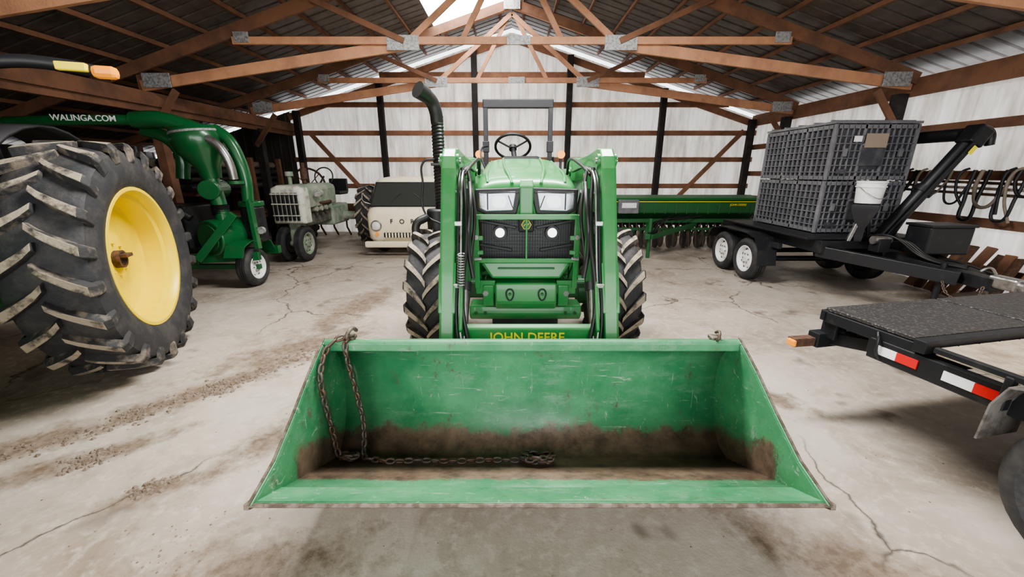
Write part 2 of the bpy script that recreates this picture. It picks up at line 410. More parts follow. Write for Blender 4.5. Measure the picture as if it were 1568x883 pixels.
mb.add(roof('r',0,XR+.4,YF,YB+.4)); mb.add(roof('r',XLL-.3,SX,YF,YB+.4))
mb.add(roof('r',SX,0,YF,SY0)); mb.add(roof('r',SX,0,SY1,YB+.4))
mb.out('ceiling',[ROOFM])
mk('skylight',[(SX,SY0,roofz(SX)),(0,SY0,roofz(0)),(0,SY1,roofz(0)),(SX,SY1,roofz(SX))],[(0,1,2,3)],SKYL)
mb=MB()
x=.25
while x<6.3:
    for s in (1,-1):
        if s<0 and x<1.65:
            mb.beam((s*x,YF,roofz(x)-.035),(s*x,SY0,roofz(x)-.035),.04,.06); mb.beam((s*x,SY1,roofz(x)-.035),(s*x,YB,roofz(x)-.035),.04,.06)
            continue
        mb.beam((s*x,YF,roofz(x)-.035),(s*x,YB,roofz(x)-.035),.04,.06)
    x+=.62
x=6.45
while x<9.3:
    mb.beam((-x,YF,roofz(x)-.035),(-x,YB,roofz(x)-.035),.04,.06); x+=.62
mb.out('roof_purlins',[WOODD])
def truss(y):
    g=grp('roof_truss',(0,y,2.9))
    tc=lambda x:roofz(x)-.17
    mb=MB()
    for s,xe in ((1,6.2),(-1,5.75)):
        zb=tc(xe)-.08 if s>0 else 2.86
        mb.beam((0,y,tc(0)),(s*xe,y,tc(xe)),.045,.17,2)
        mb.beam((0,y+.02,tc(0)-.01),(s*1.5,y+.02,tc(1.5)-.01),.05,.16,0)
        mb.beam((s*(xe-.05),y+.03,zb),(s*1.6,y+.03,3.42),.045,.155)
        mb.beam((s*1.65,y+.06,3.40),(0,y+.06,4.72),.04,.09)
        mb.beam((s*1.6,y-.05,3.45),(s*2.9,y-.05,tc(2.9)),.04,.08,2)
        mb.beam((s*.06,y+.09,4.7),(s*.75,y+.09,3.5),.035,.08)
        mb.box((s*1.62,y-.04,3.43),(.48,.02,.20),1)
        mb.box((s*(xe-.34),y-.03,zb+.07),(.42,.02,.20),1)
        mb.box((s*4.0,y-.05,3.50),(.22,.02,.14),1)
        mb.beam((s*(xe-.02),y+.04,2.15),(s*(xe-.55),y+.04,2.80),.04,.10,2)
        if s<0:
            mb.beam((s*(xe-.05),y+.06,2.8),(s*(xe-.05),y+.06,tc(xe)),.04,.14,2,up=(1,0,0))
            mb.beam((-5.75,y,tc(5.75)),(-9.3,y,tc(9.3)),.045,.16,2)
    mb.beam((-4.15,y-.02,3.46),(4.15,y-.02,3.46),.045,.10)
    mb.box((0,y-.05,tc(0)-.02),(.34,.02,.20),1)
    mb.box((.1,y-.055,3.46),(.35,.02,.12),1)
    mb.out('truss_members',[WOOD,GALV,WOODD],g,bev=.003)
for y in (-1.2,1.4,4.05,6.65,9.3): truss(y)
mb=MB()
mb.beam((XL,YF,2.62),(XL,YB,2.62),.09,.27)
mb.beam((XL+.08,YF,2.68),(XL+.08,YB,2.68),.05,.20)
mb.out('header_beam',[WOODD])
mb=MB()
mb.beam((XR-.09,YF,2.84),(XR-.09,YB,2.84),.06,.26)
for z in (.35,.95,1.55,2.2): mb.beam((XR-.06,YF,z),(XR-.06,YB-.02,z),.05,.12)
mb.out('wall_girts_right',[WOODD])
mb=MB()
for z,a,b in ((.6,XL,XR),(1.23,XL,XR),(1.90,XL,XR),(2.55,XL,XR),(3.22,-5.5,5.5),(3.9,-3.3,3.3)):
    mb.beam((a,YB-.05,z),(b,YB-.05,z),.05,.12)
mb.beam((-5.2,YB-.1,2.55),(-4.05,YB-.1,1.2),.04,.11)
mb.beam((5.95,YB-.1,2.6),(4.45,YB-.1,.95),.04,.11)
for s,xe in ((1,XR),(-1,-XL)):
    mb.beam((0,YB-.07,roofz(0)-.36),(s*xe,YB-.07,roofz(xe)-.36),.05,.15)
mb.out('wall_girts_back',[mat('girt_wood',(.30,.15,.09),.8,0,(.17,.085,.05),3,.4,.7)])
g=grp('wall_posts',(0,YB,0))
for i,x in enumerate((-5.45,-3.3,-.93,1.43,3.8,6.1)):
    box('post_b%d'%i,(x,YB-.16,(roofz(x)-.3)/2),(.14,.14,roofz(x)-.3),TAR,g)
for i,y in enumerate((-1.2,1.4,4.05,6.65,9.3)):
    box('post_r%d'%i,(XR-.2,y+.12,1.38),(.16,.15,2.76),TAR,g)
    box('post_l%d'%i,(XL+.02,y+.12,1.26),(.15,.15,2.52),TAR if i>3 else WOODD,g)

# ------------------------------------------------------------ main tractor with loader
CX=.10
T=grp('loader_tractor',(CX,3.5,0),0)
def X(x): return CX+x
prof=[(1.83,.745),(1.90,.70),(1.945,.63),(1.965,.52),(1.96,.40),(1.93,.29),(1.88,.20),(1.81,.145),(1.74,.135),(1.50,.255),(1.14,.44)]
V=[];F=[]
hw=1.045
for (y,z) in prof: V+= [(X(-hw),y,z),(X(hw),y,z)]
for i in range(len(prof)-1): F.append((2*i,2*i+1,2*i+3,2*i+2))
o=mk('bucket_shell',V,F,BUCK,T,solid=.014)
autosm(o,.6)
side=prof+[(1.30,.490),(1.48,.59),(1.64,.69),(1.79,.77)]
for s in (-1,1):
    prism('bucket_side_%d'%(s+1),side,X(s*hw-.008),X(s*hw+.008),BUCK,T,bev=.003)
    E=[(1.13,.442),(1.30,.490),(1.48,.59),(1.64,.69),(1.79,.77),(1.83,.785)]
    for a,b in zip(E[:-1],E[1:]): beam('bucket_side_lip',(X(s*(hw+.003)),*a),(X(s*(hw+.003)),*b),.020,.016,BUCK,T,bev=.003)
    for k in range(5):
        a,b=E[k],E[k+1]
        beam('bucket_worn_rim',(X(s*(hw+.003)),a[0]-.004,a[1]+.0095),(X(s*(hw+.003)),b[0]-.004,b[1]+.0095),.010,.004,EDGE,T,bev=0)
    prism('bucket_edge_wear_%d'%(s+1),[(1.125,.43),(1.13,.452),(1.30,.40),(1.30,.36),(1.2,.385)],X(s*(hw+.014))-.010,X(s*(hw+.014))+.010,EDGE,T,bev=.003)
prism('bucket_top_lip',[(1.795,.735),(1.795,.778),(1.81,.790),(1.875,.77),(1.88,.725)],X(-hw-.012),X(hw+.012),BUCK,T,bev=.006)
beam('bucket_cutting_edge',(X(-hw-.012),1.225,.401),(X(hw+.012),1.225,.401),.16,.012,BUCK,T,up=(0,.455,.89),bev=.002)
prism('bucket_worn_tip',[(1.132,.434),(1.125,.444),(1.132,.450),(1.148,.444),(1.150,.430)],X(-hw-.02),X(hw+.02),EDGE,T,bev=.002)
for s in (-.475,.475):
    prism('bucket_bracket',[(1.99,.66),(2.12,.64),(2.14,.30),(1.99,.26)],X(s-.05),X(s+.05),GREEN,T)
for hx,sc_ in ((-.92,1),(.93,.75)):
    tube('chain_hook',[(X(hx),1.83,.77),(X(hx),1.80,.77+.05*sc_),(X(hx)+.015,1.83,.77+.075*sc_),(X(hx)+.02,1.87,.77+.05*sc_)],.010*sc_,EDGE,T)
    box('hook_base',(X(hx),1.84,.792),(.05,.05,.02),EDGE,T)
# loader arms
for s in (-1,1):
    ax=X(s*.485)
    arm=[(2.00,.36),(2.02,.30),(2.08,.28),(2.13,.33),(2.60,1.46),(2.68,1.53),(2.8,1.55),(3.75,1.50),(3.83,1.56),(3.82,1.66),(3.74,1.69),(2.72,1.73),(2.57,1.74),(2.50,1.69),(2.46,1.62)]
    prism('loader_arm_%d'%(s+1),arm,ax-.044,ax+.044,GREEN,T,bev=.016,seg=3)
    for nm,(y,z) in (('knee',(2.56,1.665)),('foot',(2.06,.34)),('pivot',(3.76,1.60))):
        cyl('arm_pin_'+nm,(ax-.060,y,z),(ax+.060,y,z),.042,GREEN,T,bev=.004)
        cyl('arm_pin_bolt_'+nm,(ax-.068,y,z),(ax+.068,y,z),.018,STEEL,T)
    prism('knee_gusset',[(2.50,1.58),(2.60,1.74),(2.95,1.71),(2.9,1.47),(2.62,1.34)],ax-.051,ax+.051,GREEN,T)
    prism('mid_gusset',[(2.16,.80),(2.30,.80),(2.40,1.05),(2.28,1.08)],ax-.051,ax+.051,GREEN,T)
    prism('inner_link_b',[(2.10,.72),(2.24,.98),(2.30,.92),(2.18,.62)],ax-s*.085-.010,ax-s*.085+.010,GREEN,T)
    prism('loader_tower',[(3.60,.55),(3.95,.55),(3.93,1.72),(3.70,1.72),(3.62,1.2)],ax-.05,ax+.05,GREEN,T,bev=.01)
    box('tower_mount',(X(s*.38),3.78,.72),(.22,.30,.34),GREEN,T)
    ix=X(s*.385)
    cyl('bucket_cyl_barrel',(ix,2.62,1.48),(ix,2.30,.92),.032,GREEN_D,T)
    cyl('bucket_cyl_rod',(ix,2.31,.93),(ix,2.10,.52),.016,STEEL,T)
    cyl('bucket_cyl_gland',(ix,2.315,.95),(ix,2.295,.905),.04,BLK,T)
    cyl('bucket_cyl_pin',(ix-.05,2.10,.52),(ix+.1*s,2.10,.52),.025,STEEL,T)
    cyl('lift_cyl_barrel',(ix,3.62,.72),(ix,3.1,1.15),.038,GREEN,T)
    cyl('lift_cyl_rod',(ix,3.1,1.15),(ix,2.75,1.47),.02,STEEL,T)
    for k in (0,1):
        xx=ax-s*(.060+.018*k)
        tube('hyd_line',[(xx,3.5,1.60),(xx,2.75,1.62),(xx,2.50,1.56),(xx,2.40,1.36),(xx,2.28,1.04),(xx,2.14,.75),(xx-s*.02,2.08,.60)],.0075,STEEL if k else BLK,T,res=2)
    xx=ax-s*.10
    tube('hyd_hose_a',[(xx,2.72,1.58),(xx-s*.03,2.45,1.42),(xx-s*.02,2.36,1.15),(xx-s*.05,2.30,.98)],.013,HOSE,T)
    tube('hyd_hose_b',[(xx+s*.03,2.60,1.62),(xx-s*.01,2.38,1.25),(xx+s*.01,2.20,.85),(xx-s*.03,2.12,.62)],.013,HOSE,T)
    tube('hyd_hose_d',[(xx,2.66,1.60),(xx-s*.05,2.50,1.35),(xx-s*.03,2.42,1.10),(xx-s*.01,2.30,.80),(xx,2.2,.62)],.011,HOSE,T)
    tube('hyd_hose_c',[(X(s*.40),3.7,1.58),(X(s*.36),3.3,1.69),(X(s*.38),2.9,1.65),(X(s*.41),2.65,1.58)],.012,HOSE,T)
    for z,y in ((1.3,2.37),(.95,2.24),(.6,2.1)):
        box('line_clamp',(ax-s*.06,y,z),(.05,.03,.025),STEEL,T,bev=.003)
pts=[]
for i in range(90):
    a=i*.9; t=i/89; pts.append((X(-.40)+.018*math.cos(a),2.26-.05*t+.018*math.sin(a),1.14-.19*t))
tube('coil_spring',pts,.005,STEEL,T,res=1)
cyl('loader_cross_tube',(X(-.46),2.20,.60),(X(.46),2.20,.60),.055,GREEN,T)
prism('loader_cross_plate',[(2.155,.54),(2.155,.71),(2.19,.73),(2.23,.62),(2.2,.54)],X(-.44),X(.44),GREEN,T)
text('maker_letters','JOHN DEERE',(X(-.01),2.150,.655),(pi/2,0,0),.078,LETTER,T)
# hood
def hring(y,w,zb,zt,cr=.13,e=3.6,n=11):
    pts=[(X(-w),y,zb)]
    for i in range(n*2+1):
        a=pi-pi*i/(2*n)
        c,s=math.cos(a),math.sin(a)
        px=w*math.copysign(abs(c)**(2/e),c); pz=zt-cr+cr*abs(s)**(2/e*1.3)
        pts.append((X(px),y,pz))
    pts.append((X(w),y,zb)); return pts
loft('hood',[hring(2.785,.315,1.30,1.46,.08),hring(2.795,.335,1.285,1.51,.10),hring(2.83,.35,1.28,1.545,.11),hring(2.90,.358,1.28,1.568,.12),hring(3.05,.364,1.28,1.592,.12),hring(3.5,.372,1.26,1.645,.12),hring(4.35,.378,1.24,1.73,.12)],GREEN,T)
for s in (-1,1):
    tube('hood_crease',[(X(s*.10),2.80,1.520),(X(s*.12),2.90,1.568),(X(s*.16),3.4,1.638),(X(s*.19),4.3,1.728)],.012,GREEN,T)
    tube('hood_crease_outer',[(X(s*.27),2.83,1.525),(X(s*.285),3.0,1.568),(X(s*.30),3.5,1.622),(X(s*.31),4.3,1.70)],.010,GREEN,T)
    def hl(name,ins,y,m,th):
        P=[(.075+ins*.9,1.318+ins),(.28,1.312+ins),(.345-ins,1.345+ins*.5),(.352-ins,1.478-ins),(.035+ins*1.9,1.490-ins)]
        vs=[(X(s*a),y,b) for a,b in P]+[(X(s*a),y+th,b) for a,b in P]; n=5
        fs=[tuple(range(n)),tuple(range(2*n-1,n-1,-1))]+[(i,(i+1)%n,n+(i+1)%n,n+i) for i in range(n)]
        mk(name,vs,fs,m,T,bev=.010,seg=3)
    hl('headlight_bezel_%d'%(s+1),-.006,2.768,BLKP,.10)
    hl('headlight_housing_%d'%(s+1),.018,2.759,REFL,.03)
    P=[(.150,1.360),(.215,1.355),(.240,1.378),(.240,1.425),(.215,1.445),(.155,1.445),(.132,1.41)]
    mk('headlight_lens_%d'%(s+1),[(X(s*a),2.756,b) for a,b in P]+[(X(s*a),2.762,b) for a,b in P],[tuple(range(7)),tuple(range(13,6,-1))]+[(i,(i+1)%7,7+(i+1)%7,7+i) for i in range(7)],LENS,T,bev=.003)
    mk('headlight_side_lens_%d'%(s+1),[(X(s*a),yv,b) for yv in (2.756,2.762) for a,b in ((.29,1.365),(.322,1.375),(.325,1.445),(.295,1.445))],[(0,1,2,3),(7,6,5,4),(0,4,5,1),(1,5,6,2),(2,6,7,3),(3,7,4,0)],REFL,T,bev=.002)
    box('headlight_divider',(X(s*.268),2.754,1.40),(.008,.008,.11),BLKP,T,bev=.002)
    box('headlight_divider_b',(X(s*.110),2.754,1.40),(.006,.008,.09),BLKP,T,rot=(0,s*.35,0),bev=.002)
    box('headlight_brow',(X(s*.19),2.753,1.463),(.27,.010,.008),BLKP,T,bev=.002)
    cyl('fog_lamp_%d'%(s+1),(X(s*.185),2.79,1.185),(X(s*.185),2.765,1.185),.032,LAMP,T)
    lathe('fog_ring',[(0,.032),(-.02,.034),(-.02,.05),(.02,.052)],(X(s*.185),2.785,1.185),(0,1,0),BLKP,T,24)
    box('side_screen_%d'%(s+1),(X(s*.352),3.25,1.13),(.02,.75,.28),BLKP,T)
    box('side_panel_%d'%(s+1),(X(s*.345),3.95,1.15),(.03,.65,.26),BLKP,T)
loft('grille_body',[[(X(a),y,z) for a,z in ((-w,.98),(-w,1.27),(-w+.02,1.30),(w-.02,1.30),(w,1.27),(w,.98),(w-.05,.92),(-w+.05,.92))] for y,w in ((2.80,.325),(2.85,.345),(3.2,.35),(4.3,.33))],BLKP,T,smooth=False,bev=.01)
mb=MB()
for i in range(35):
    x=-.31+i*.62/34
    if abs(abs(x)-.185)<.052:
        mb.box((X(x),2.79,1.055),(.003,.012,.13)); mb.box((X(x),2.79,1.265),(.003,.012,.05)); continue
    mb.box((X(x),2.79,1.135),(.003,.012,.30))
for i in range(13):
    mb.box((X(0),2.788,.99+i*.025),(.60 if i<6 or i>10 else .24,.008,.003))
mb.out('grille_mesh',[mat('grille_grey',(.06,.06,.068),.4)],T)
for s in (-1,1):
    beam('grille_fin',(X(s*.33),2.775,1.10),(X(s*.10),2.775,1.06),.012,.022,BLKP,T)
    beam('grille_fin_b',(X(s*.33),2.775,1.27),(X(s*.07),2.775,1.22),.012,.022,BLKP,T)
prism('nose_strip',[(2.765,1.28),(2.752,1.32),(2.755,1.50),(2.80,1.55),(2.82,1.28)],X(-.048),X(.048),GREEN,T,bev=.01)
prism('badge_holder',[(2.765,1.19),(2.75,1.30),(2.80,1.30),(2.80,1.19)],X(-.055),X(.055),BLKP,T,bev=.01)
lathe('nose_badge',[(0,.003),(0,.03),(.01,.034)],(X(0),2.742,1.245),(0,1,0),GREEN_D,T,6)
lathe('nose_badge_ring',[(.005,.03),(-.004,.031),(-.004,.035),(.01,.037)],(X(0),2.742,1.245),(0,1,0),LETTER,T,6)
tube('nose_badge_deer',[(X(-.018),2.738,1.238),(X(-.004),2.736,1.25),(X(.006),2.736,1.243),(X(.018),2.738,1.256)],.003,LETTER,T)
V=[(X(-.335),2.72,.995),(X(.335),2.72,.995),(X(.245),2.70,.865),(X(-.245),2.70,.865),(X(-.335),2.95,.995),(X(.335),2.95,.995),(X(.245),2.95,.865),(X(-.245),2.95,.865)]
mk('front_bumper_panel',V,[(0,1,2,3),(4,7,6,5),(0,4,5,1),(1,5,6,2),(2,6,7,3),(3,7,4,0)],GREEN,T,bev=.02,seg=3)
box('bumper_crease',(X(0),2.695,.945),(.40,.01,.012),GREEN_D,T,bev=.003)
mb=MB()
mb.beam((X(-.345),2.68,1.305),(X(.345),2.68,1.305),.03,.035)
mb.beam((X(-.345),2.68,1.005),(X(.345),2.68,1.005),.03,.03)
mb.beam((X(0),2.685,1.31),(X(0),2.685,1.0),.014,.018)
for s in (-1,1):
    mb.beam((X(s*.345),2.68,1.32),(X(s*.345),2.70,.80),.035,.03)
    mb.beam((X(s*.345),2.70,.99),(X(s*.345),2.95,.80),.03,.03)
    mb.beam((X(s*.345),2.68,1.16),(X(s*.30),2.69,1.16),.02,.03)
    mb.beam((X(s*.345),2.68,1.06),(X(s*.30),2.69,1.06),.02,.03)
mb.beam((X(-.36),2.74,.80),(X(-.22),2.74,.80),.05,.10); mb.beam((X(.22),2.74,.80),(X(.36),2.74,.80),.05,.10)
mb.out('brush_guard',[GREEN],T,bev=.005)
for s in (-1,1):
    cyl('guard_latch',(X(s*.345),2.655,1.17),(X(s*.345),2.67,1.17),.016,STEEL,T)
    cyl('guard_latch_b',(X(s*.31),2.655,1.02),(X(s*.36),2.655,1.02),.011,STEEL,T)
prism('weight_bracket',[(2.68,.84),(2.66,.70),(2.70,.64),(3.0,.62),(3.0,.86)],X(-.22),X(.22),GREEN,T,bev=.012)
for s in (-1,1):
    tube('bracket_slot',[(X(s*.115),2.66,.80),(X(s*.115+.02),2.66,.79),(X(s*.115+.02),2.655,.74),(X(s*.115),2.655,.72),(X(s*.115-.02),2.655,.74),(X(s*.115-.02),2.66,.79)],.005,BLK,T,cyclic=True)
    cyl('bracket_bolt',(X(s*.115),2.65,.765),(X(s*.115),2.67,.765),.010,GREEN_D,T,seg=6)
    box('frame_cheek',(X(s*.27),2.85,.74),(.08,.30,.16),GREEN,T,bev=.012)
    box('frame_rail',(X(s*.22),3.4,.72),(.08,1.3,.16),GREEN_D,T)
    cyl('side_bolt',(X(s*.29),2.69,.76),(X(s*.29),2.71,.76),.022,STEEL,T,seg=6)
    for k in range(2):
        cyl('cross_bolt',(X(s*(.30+.07*k)),2.755,.585),(X(s*(.30+.07*k)),2.77,.585),.014,GREEN_D,T,seg=6)
prism('front_cross_member',[(2.78,.64),(2.76,.57),(2.80,.52),(2.95,.52),(2.97,.63)],X(-.42),X(.42),GREEN,T,bev=.014)
prism('axle_beam',[(3.38,.50),(3.38,.66),(3.62,.66),(3.62,.50)],X(-.62),X(.62),GREEN_D,T,bev=.02)
box('belly',(X(0),3.9,.72),(.42,1.6,.42),BLK,T,bev=.03)
box('pan_under',(X(0),3.0,.52),(.5,.4,.08),BLK,T)
for s in (-1,1):
    cyl('front_hub',(X(s*.50),3.5,.55),(X(s*.72),3.5,.55),.13,GREEN_D,T)
    ag_tire('front_wheel_%d'%(s+1),(X(s*.80),3.5,.55),.53,.33,.30,18,.03,T,dth=-.34,dish=s,topm=LUGT,lw=.36)
    ag_tire('rear_wheel_%d'%(s+1),(X(s*.78),5.55,.77),.745,.42,.42,20,.035,T,dth=-.3,dish=s)
    V=[];F=[]
    for i in range(13):
        a=.2+2.5*i/12
        for x in (.50,.98): V.append((X(s*x),5.55+.86*math.cos(a),.77+.86*math.sin(a)))
    for i in range(12): F.append((2*i,2*i+1,2*i+3,2*i+2))
    o=mk('rear_fender_%d'%(s+1),V,F,GREEN,T,solid=.015); autosm(o)
    mk('rear_fender_side',[(X(s*.50),5.55+.86*math.cos(.2+2.5*i/12),.77+.86*math.sin(.2+2.5*i/12)) for i in range(13)]+[(X(s*.5),4.9,.75)],[tuple(range(14))],GREEN,T,solid=.01)
    box('platform_side',(X(s*.42),4.65,.80),(.36,.6,.05),BLK,T)
    box('lamp_stalk',(X(s*.50),5.1,1.68),(.03,.03,.22),BLK,T)
    cyl('amber_lamp_%d'%(s+1),(X(s*.50),5.05,1.80),(X(s*.50),5.11,1.80),.048,AMBER,T)
    beam('rops_post_%d'%(s+1),(X(s*.43-.02),5.62,1.1),(X(s*.43-.02),5.62,2.46),.06,.07,BLK,T,up=(0,1,0))
    box('rops_hinge',(X(s*.43-.02),5.62,1.92),(.085,.09,.14),BLK,T)
box('rops_top',(X(-.02),5.62,2.45),(.93,.08,.11),BLK,T,bev=.012)
box('operator_platform',(X(0),4.8,.82),(.9,1.1,.06),BLK,T)
box('axle_housing',(X(0),5.5,.77),(1.0,.35,.35),GREEN_D,T,bev=.04)
prism('dash_console',[(4.35,1.2),(4.35,1.70),(4.45,1.76),(4.65,1.75),(4.75,1.6),(4.7,.8),(4.4,.8)],X(-.20),X(.20),BLKP,T,bev=.03,seg=3)
pc=Vector((X(-.09),4.92,1.88)); ax=Vector((0,.62,.78))
pts=[]
dd,yy,zz=frame(ax)
for i in range(16):
    a=2*pi*i/16; pts.append(pc+yy*.205*math.cos(a)+zz*.205*math.sin(a))
tube('steering_wheel_rim',pts,.016,BLKP,T,cyclic=True)
for a in (.5,2.6,4.7):
    tube('steering_spoke',[pc-dd*.03,pc+yy*.19*math.cos(a)+zz*.19*math.sin(a)],.011,BLKP,T)
cyl('steering_hub',pc-dd*.04,pc+dd*.005,.045,BLKP,T)
cyl('steering_column',(X(-.05),4.65,1.6),pc,.03,BLKP,T)
prism('seat_back',[(5.35,1.15),(5.30,1.62),(5.36,1.66),(5.45,1.64),(5.50,1.15)],X(-.24),X(.20),BLKP,T,bev=.04,seg=3)
box('seat_cushion',(X(-.02),5.15,1.15),(.48,.45,.12),BLKP,T,bev=.04)
ex=X(-.74)
P=[]
z=1.25
while z<2.05:
    P+=[(z-1.25,.048),(z-1.25+.014,.055)]; z+=.028
lathe('exhaust_bellows',[(a,r) for a,r in P],(ex,3.62,1.25),(0,0,1),HOSE,T,24)
tube('exhaust_elbow',[(ex,3.62,2.0),(ex-.005,3.60,2.08),(ex-.03,3.57,2.16),(ex-.08,3.50,2.21)],.055,HOSE,T)
cyl('exhaust_tip',(ex-.06,3.53,2.195),(ex-.115,3.46,2.23),.060,HOSE,T,r2=.068)
cyl('air_canister',(ex-.03,3.60,1.00),(ex-.03,3.60,1.28),.10,BLKP,T,bev=.02)
tube('exhaust_lower',[(ex-.02,3.6,1.05),(ex+.08,3.6,1.0),(ex+.25,3.7,1.1)],.05,BLK,T)
tube('intake_elbow',[(ex-.10,3.5,1.22),(ex-.20,3.45,1.15),(ex-.16,3.45,1.02),(ex-.02,3.5,.98)],.035,HOSE,T)
box('exhaust_clamp',(ex,3.62,1.66),(.13,.12,.025),BLK,T)
beam('exhaust_bracket',(ex,3.68,1.56),(X(-.47),3.8,1.52),.04,.03,BLK,T)
tube('hand_rail',[(ex+.02,3.5,1.15),(ex-.12,3.5,1.24),(ex-.13,3.5,1.5),(ex-.11,3.5,1.68),(ex-.02,3.5,1.70)],.009,BLK,T)
tube('hand_rail_b',[(X(-.30),4.6,1.5),(X(-.42),4.6,1.68),(X(-.44),4.7,1.85),(X(-.38),4.8,1.88)],.011,BLK,T)
tube('loader_joystick',[(X(.36),4.8,1.5),(X(.38),4.78,1.68),(X(.37),4.76,1.76)],.013,BLK,T)

# ------------------------------------------------------------ chain
def chain(name,path,par=None,L=.058,wd=.036,wr=.0070):
    pts=[Vector(p) for p in path]
    dense=[]
    for a,b in zip(pts[:-1],pts[1:]):
        n=max(2,int((b-a).length/.004))
        for i in range(n): dense.append(a.lerp(b,i/n))
    dense.append(pts[-1])
    pos=[dense[0]];acc=0
    for a,b in zip(dense[:-1],dense[1:]):
        acc+=(b-a).length
        if acc>=L*.74: pos.append(b); acc=0
    V=[];F=[]
    for k,(a,b) in enumerate(zip(pos[:-1],pos[1:])):
        c=(a+b)/2; d,y,z=frame(b-a); ang=(k%2)*pi/2+.5+random.uniform(-.3,.3)
        u=y*math.cos(ang)+z*math.sin(ang); w=d.cross(u)
        o=len(V);n1,n2=14,7
        for i in range(n1):
            t=2*pi*i/n1
            cx_=math.cos(t);sx=math.sin(t)
            px=math.copysign(abs(cx_)**.8,cx_)*(L/2-wr); py=sx*(wd/2-wr)
            nrm=(d*cx_*.9+u*sx).normalized()
            for j in range(n2):
                q=2*pi*j/n2
                V.append(c+d*px+u*py+nrm*wr*math.cos(q)+w*wr*math.sin(q))
        for i in range(n1):
            for j in range(n2):
                F.append((o+i*n2+j,o+((i+1)%n1)*n2+j,o+((i+1)%n1)*n2+(j+1)%n2,o+i*n2+(j+1)%n2))
    return mk(name,V,F,CHAINM,par,smooth=True)
def bz(y): return .135+max(0,(1.74-y))*.51+.026
path=[(-.80,1.835,.807),(-.86,1.79,.814),(-.910,1.74,.77),(-.918,1.67,.66),(-.918,1.68,.52),(-.912,1.70,.36),(-.905,1.70,.24),(-.87,1.66,.20),(-.82,1.68,.19)]
pile=[]
for i in range(46):
    a=i*.62; r=.060+.022*math.sin(i*1.7)
    y=1.64+r*.8*math.sin(a); pile.append((.13+r*1.25*math.cos(a),y,bz(y)+.004+.012*(i//15)))
path2=[(-.825,1.83,.81),(-.83,1.775,.775),(-.83,1.80,.66),(-.82,1.82,.50),(-.80,1.82,.33),(-.79,1.78,.22),(-.78,1.72,.185),(-.76,1.68,bz(1.68)),(-.62,1.62,bz(1.62)),(-.45,1.64,bz(1.64)),(-.30,1.62,bz(1.62)),(-.12,1.65,bz(1.65)),(.02,1.64,bz(1.64)),(.10,1.68,bz(1.68))]+pile
pl2=[]
for i in range(16):
    a=i*.8; y=1.68+.03*math.sin(a); pl2.append((-.83+.05*math.cos(a),y,bz(y)+.008+.01*(i//8)))
g=grp('rusty_chain',(-.8,1.8,.15))
chain('chain_strand_a',path+pl2,g); chain('chain_strand_b',path2,g)

# ------------------------------------------------------------ large tractor at left
LT=grp('row_crop_tractor',(-4.184,2.852,0),math.radians(21.5),True)
for s in (1,-1):
    ag_tire('rear_wheel_%d'%(s+1),(s*.95,0,.90),.88,.50,.56,22,.045,LT,dth=.20,dish=s,topm=LUGT,lw=.31,seg=80)
    ag_tire('front_wheel_%d'%(s+1),(s*.85,-2.7,.62),.60,.36,.36,18,.03,LT,dth=.30,dish=s)
    V=[];F=[]
    for i in range(15):
        a=.35+2.3*i/14
        for x in (.42,.78): V.append((s*x,1.0*math.cos(a),.90+1.02*math.sin(a)))
    for i in range(14): F.append((2*i,2*i+1,2*i+3,2*i+2))
    o=mk('fender_%d'%(s+1),V,F,BLKP,LT,solid=.02); autosm(o)
    cyl('axle_%d'%(s+1),(s*.2,0,.9),(s*1.0,0,.9),.055,RUST,LT)
    box('axle_key_%d'%(s+1),(s*.99,0,.93),(.12,.10,.03),RUST,LT)
    tube('lamp_arm_%d'%(s+1),[(s*.40,-.28,1.75),(s*.45,-.28,2.18),(s*.75,-.22,2.30),(s*1.05,-.16,2.315),(s*1.28,-.12,2.28)],.042,BLKP,LT)
    box('lamp_reflector_%d'%(s+1),(s*1.10,-.185,2.305),(.17,.05,.055),AMBERY,LT,bev=.008)
    box('amber_lamp_%d'%(s+1),(s*1.27,-.165,2.285),(.15,.08,.085),AMBER,LT,bev=.03)
box('transmission',(0,-.3,.9),(.6,1.3,.6),GREEN,LT,bev=.05)
loft('hood',[[(a*w,y,z) for a,z in ((-1,1.0),(-1,zt-.12),(-.85,zt-.03),(0,zt),(.85,zt-.03),(1,zt-.12),(1,1.0))] for y,w,zt in ((-.9,.36,1.72),(-2.4,.34,1.62),(-3.2,.28,1.48))],GREEN,LT,smooth=False,bev=.02)
box('chassis',(0,-2,.75),(.4,2.4,.35),GREEN,LT,bev=.03)
box('front_axle',(0,-2.7,.62),(1.5,.16,.16),GREEN,LT)
box('seat',(0,.15,1.5),(.5,.45,.12),BLKP,LT,bev=.04); box('seat_back',(0,.4,1.75),(.5,.1,.45),BLKP,LT,bev=.04)
box('hitch_frame',(0,.75,.7),(.6,.35,.4),GREEN_D,LT)

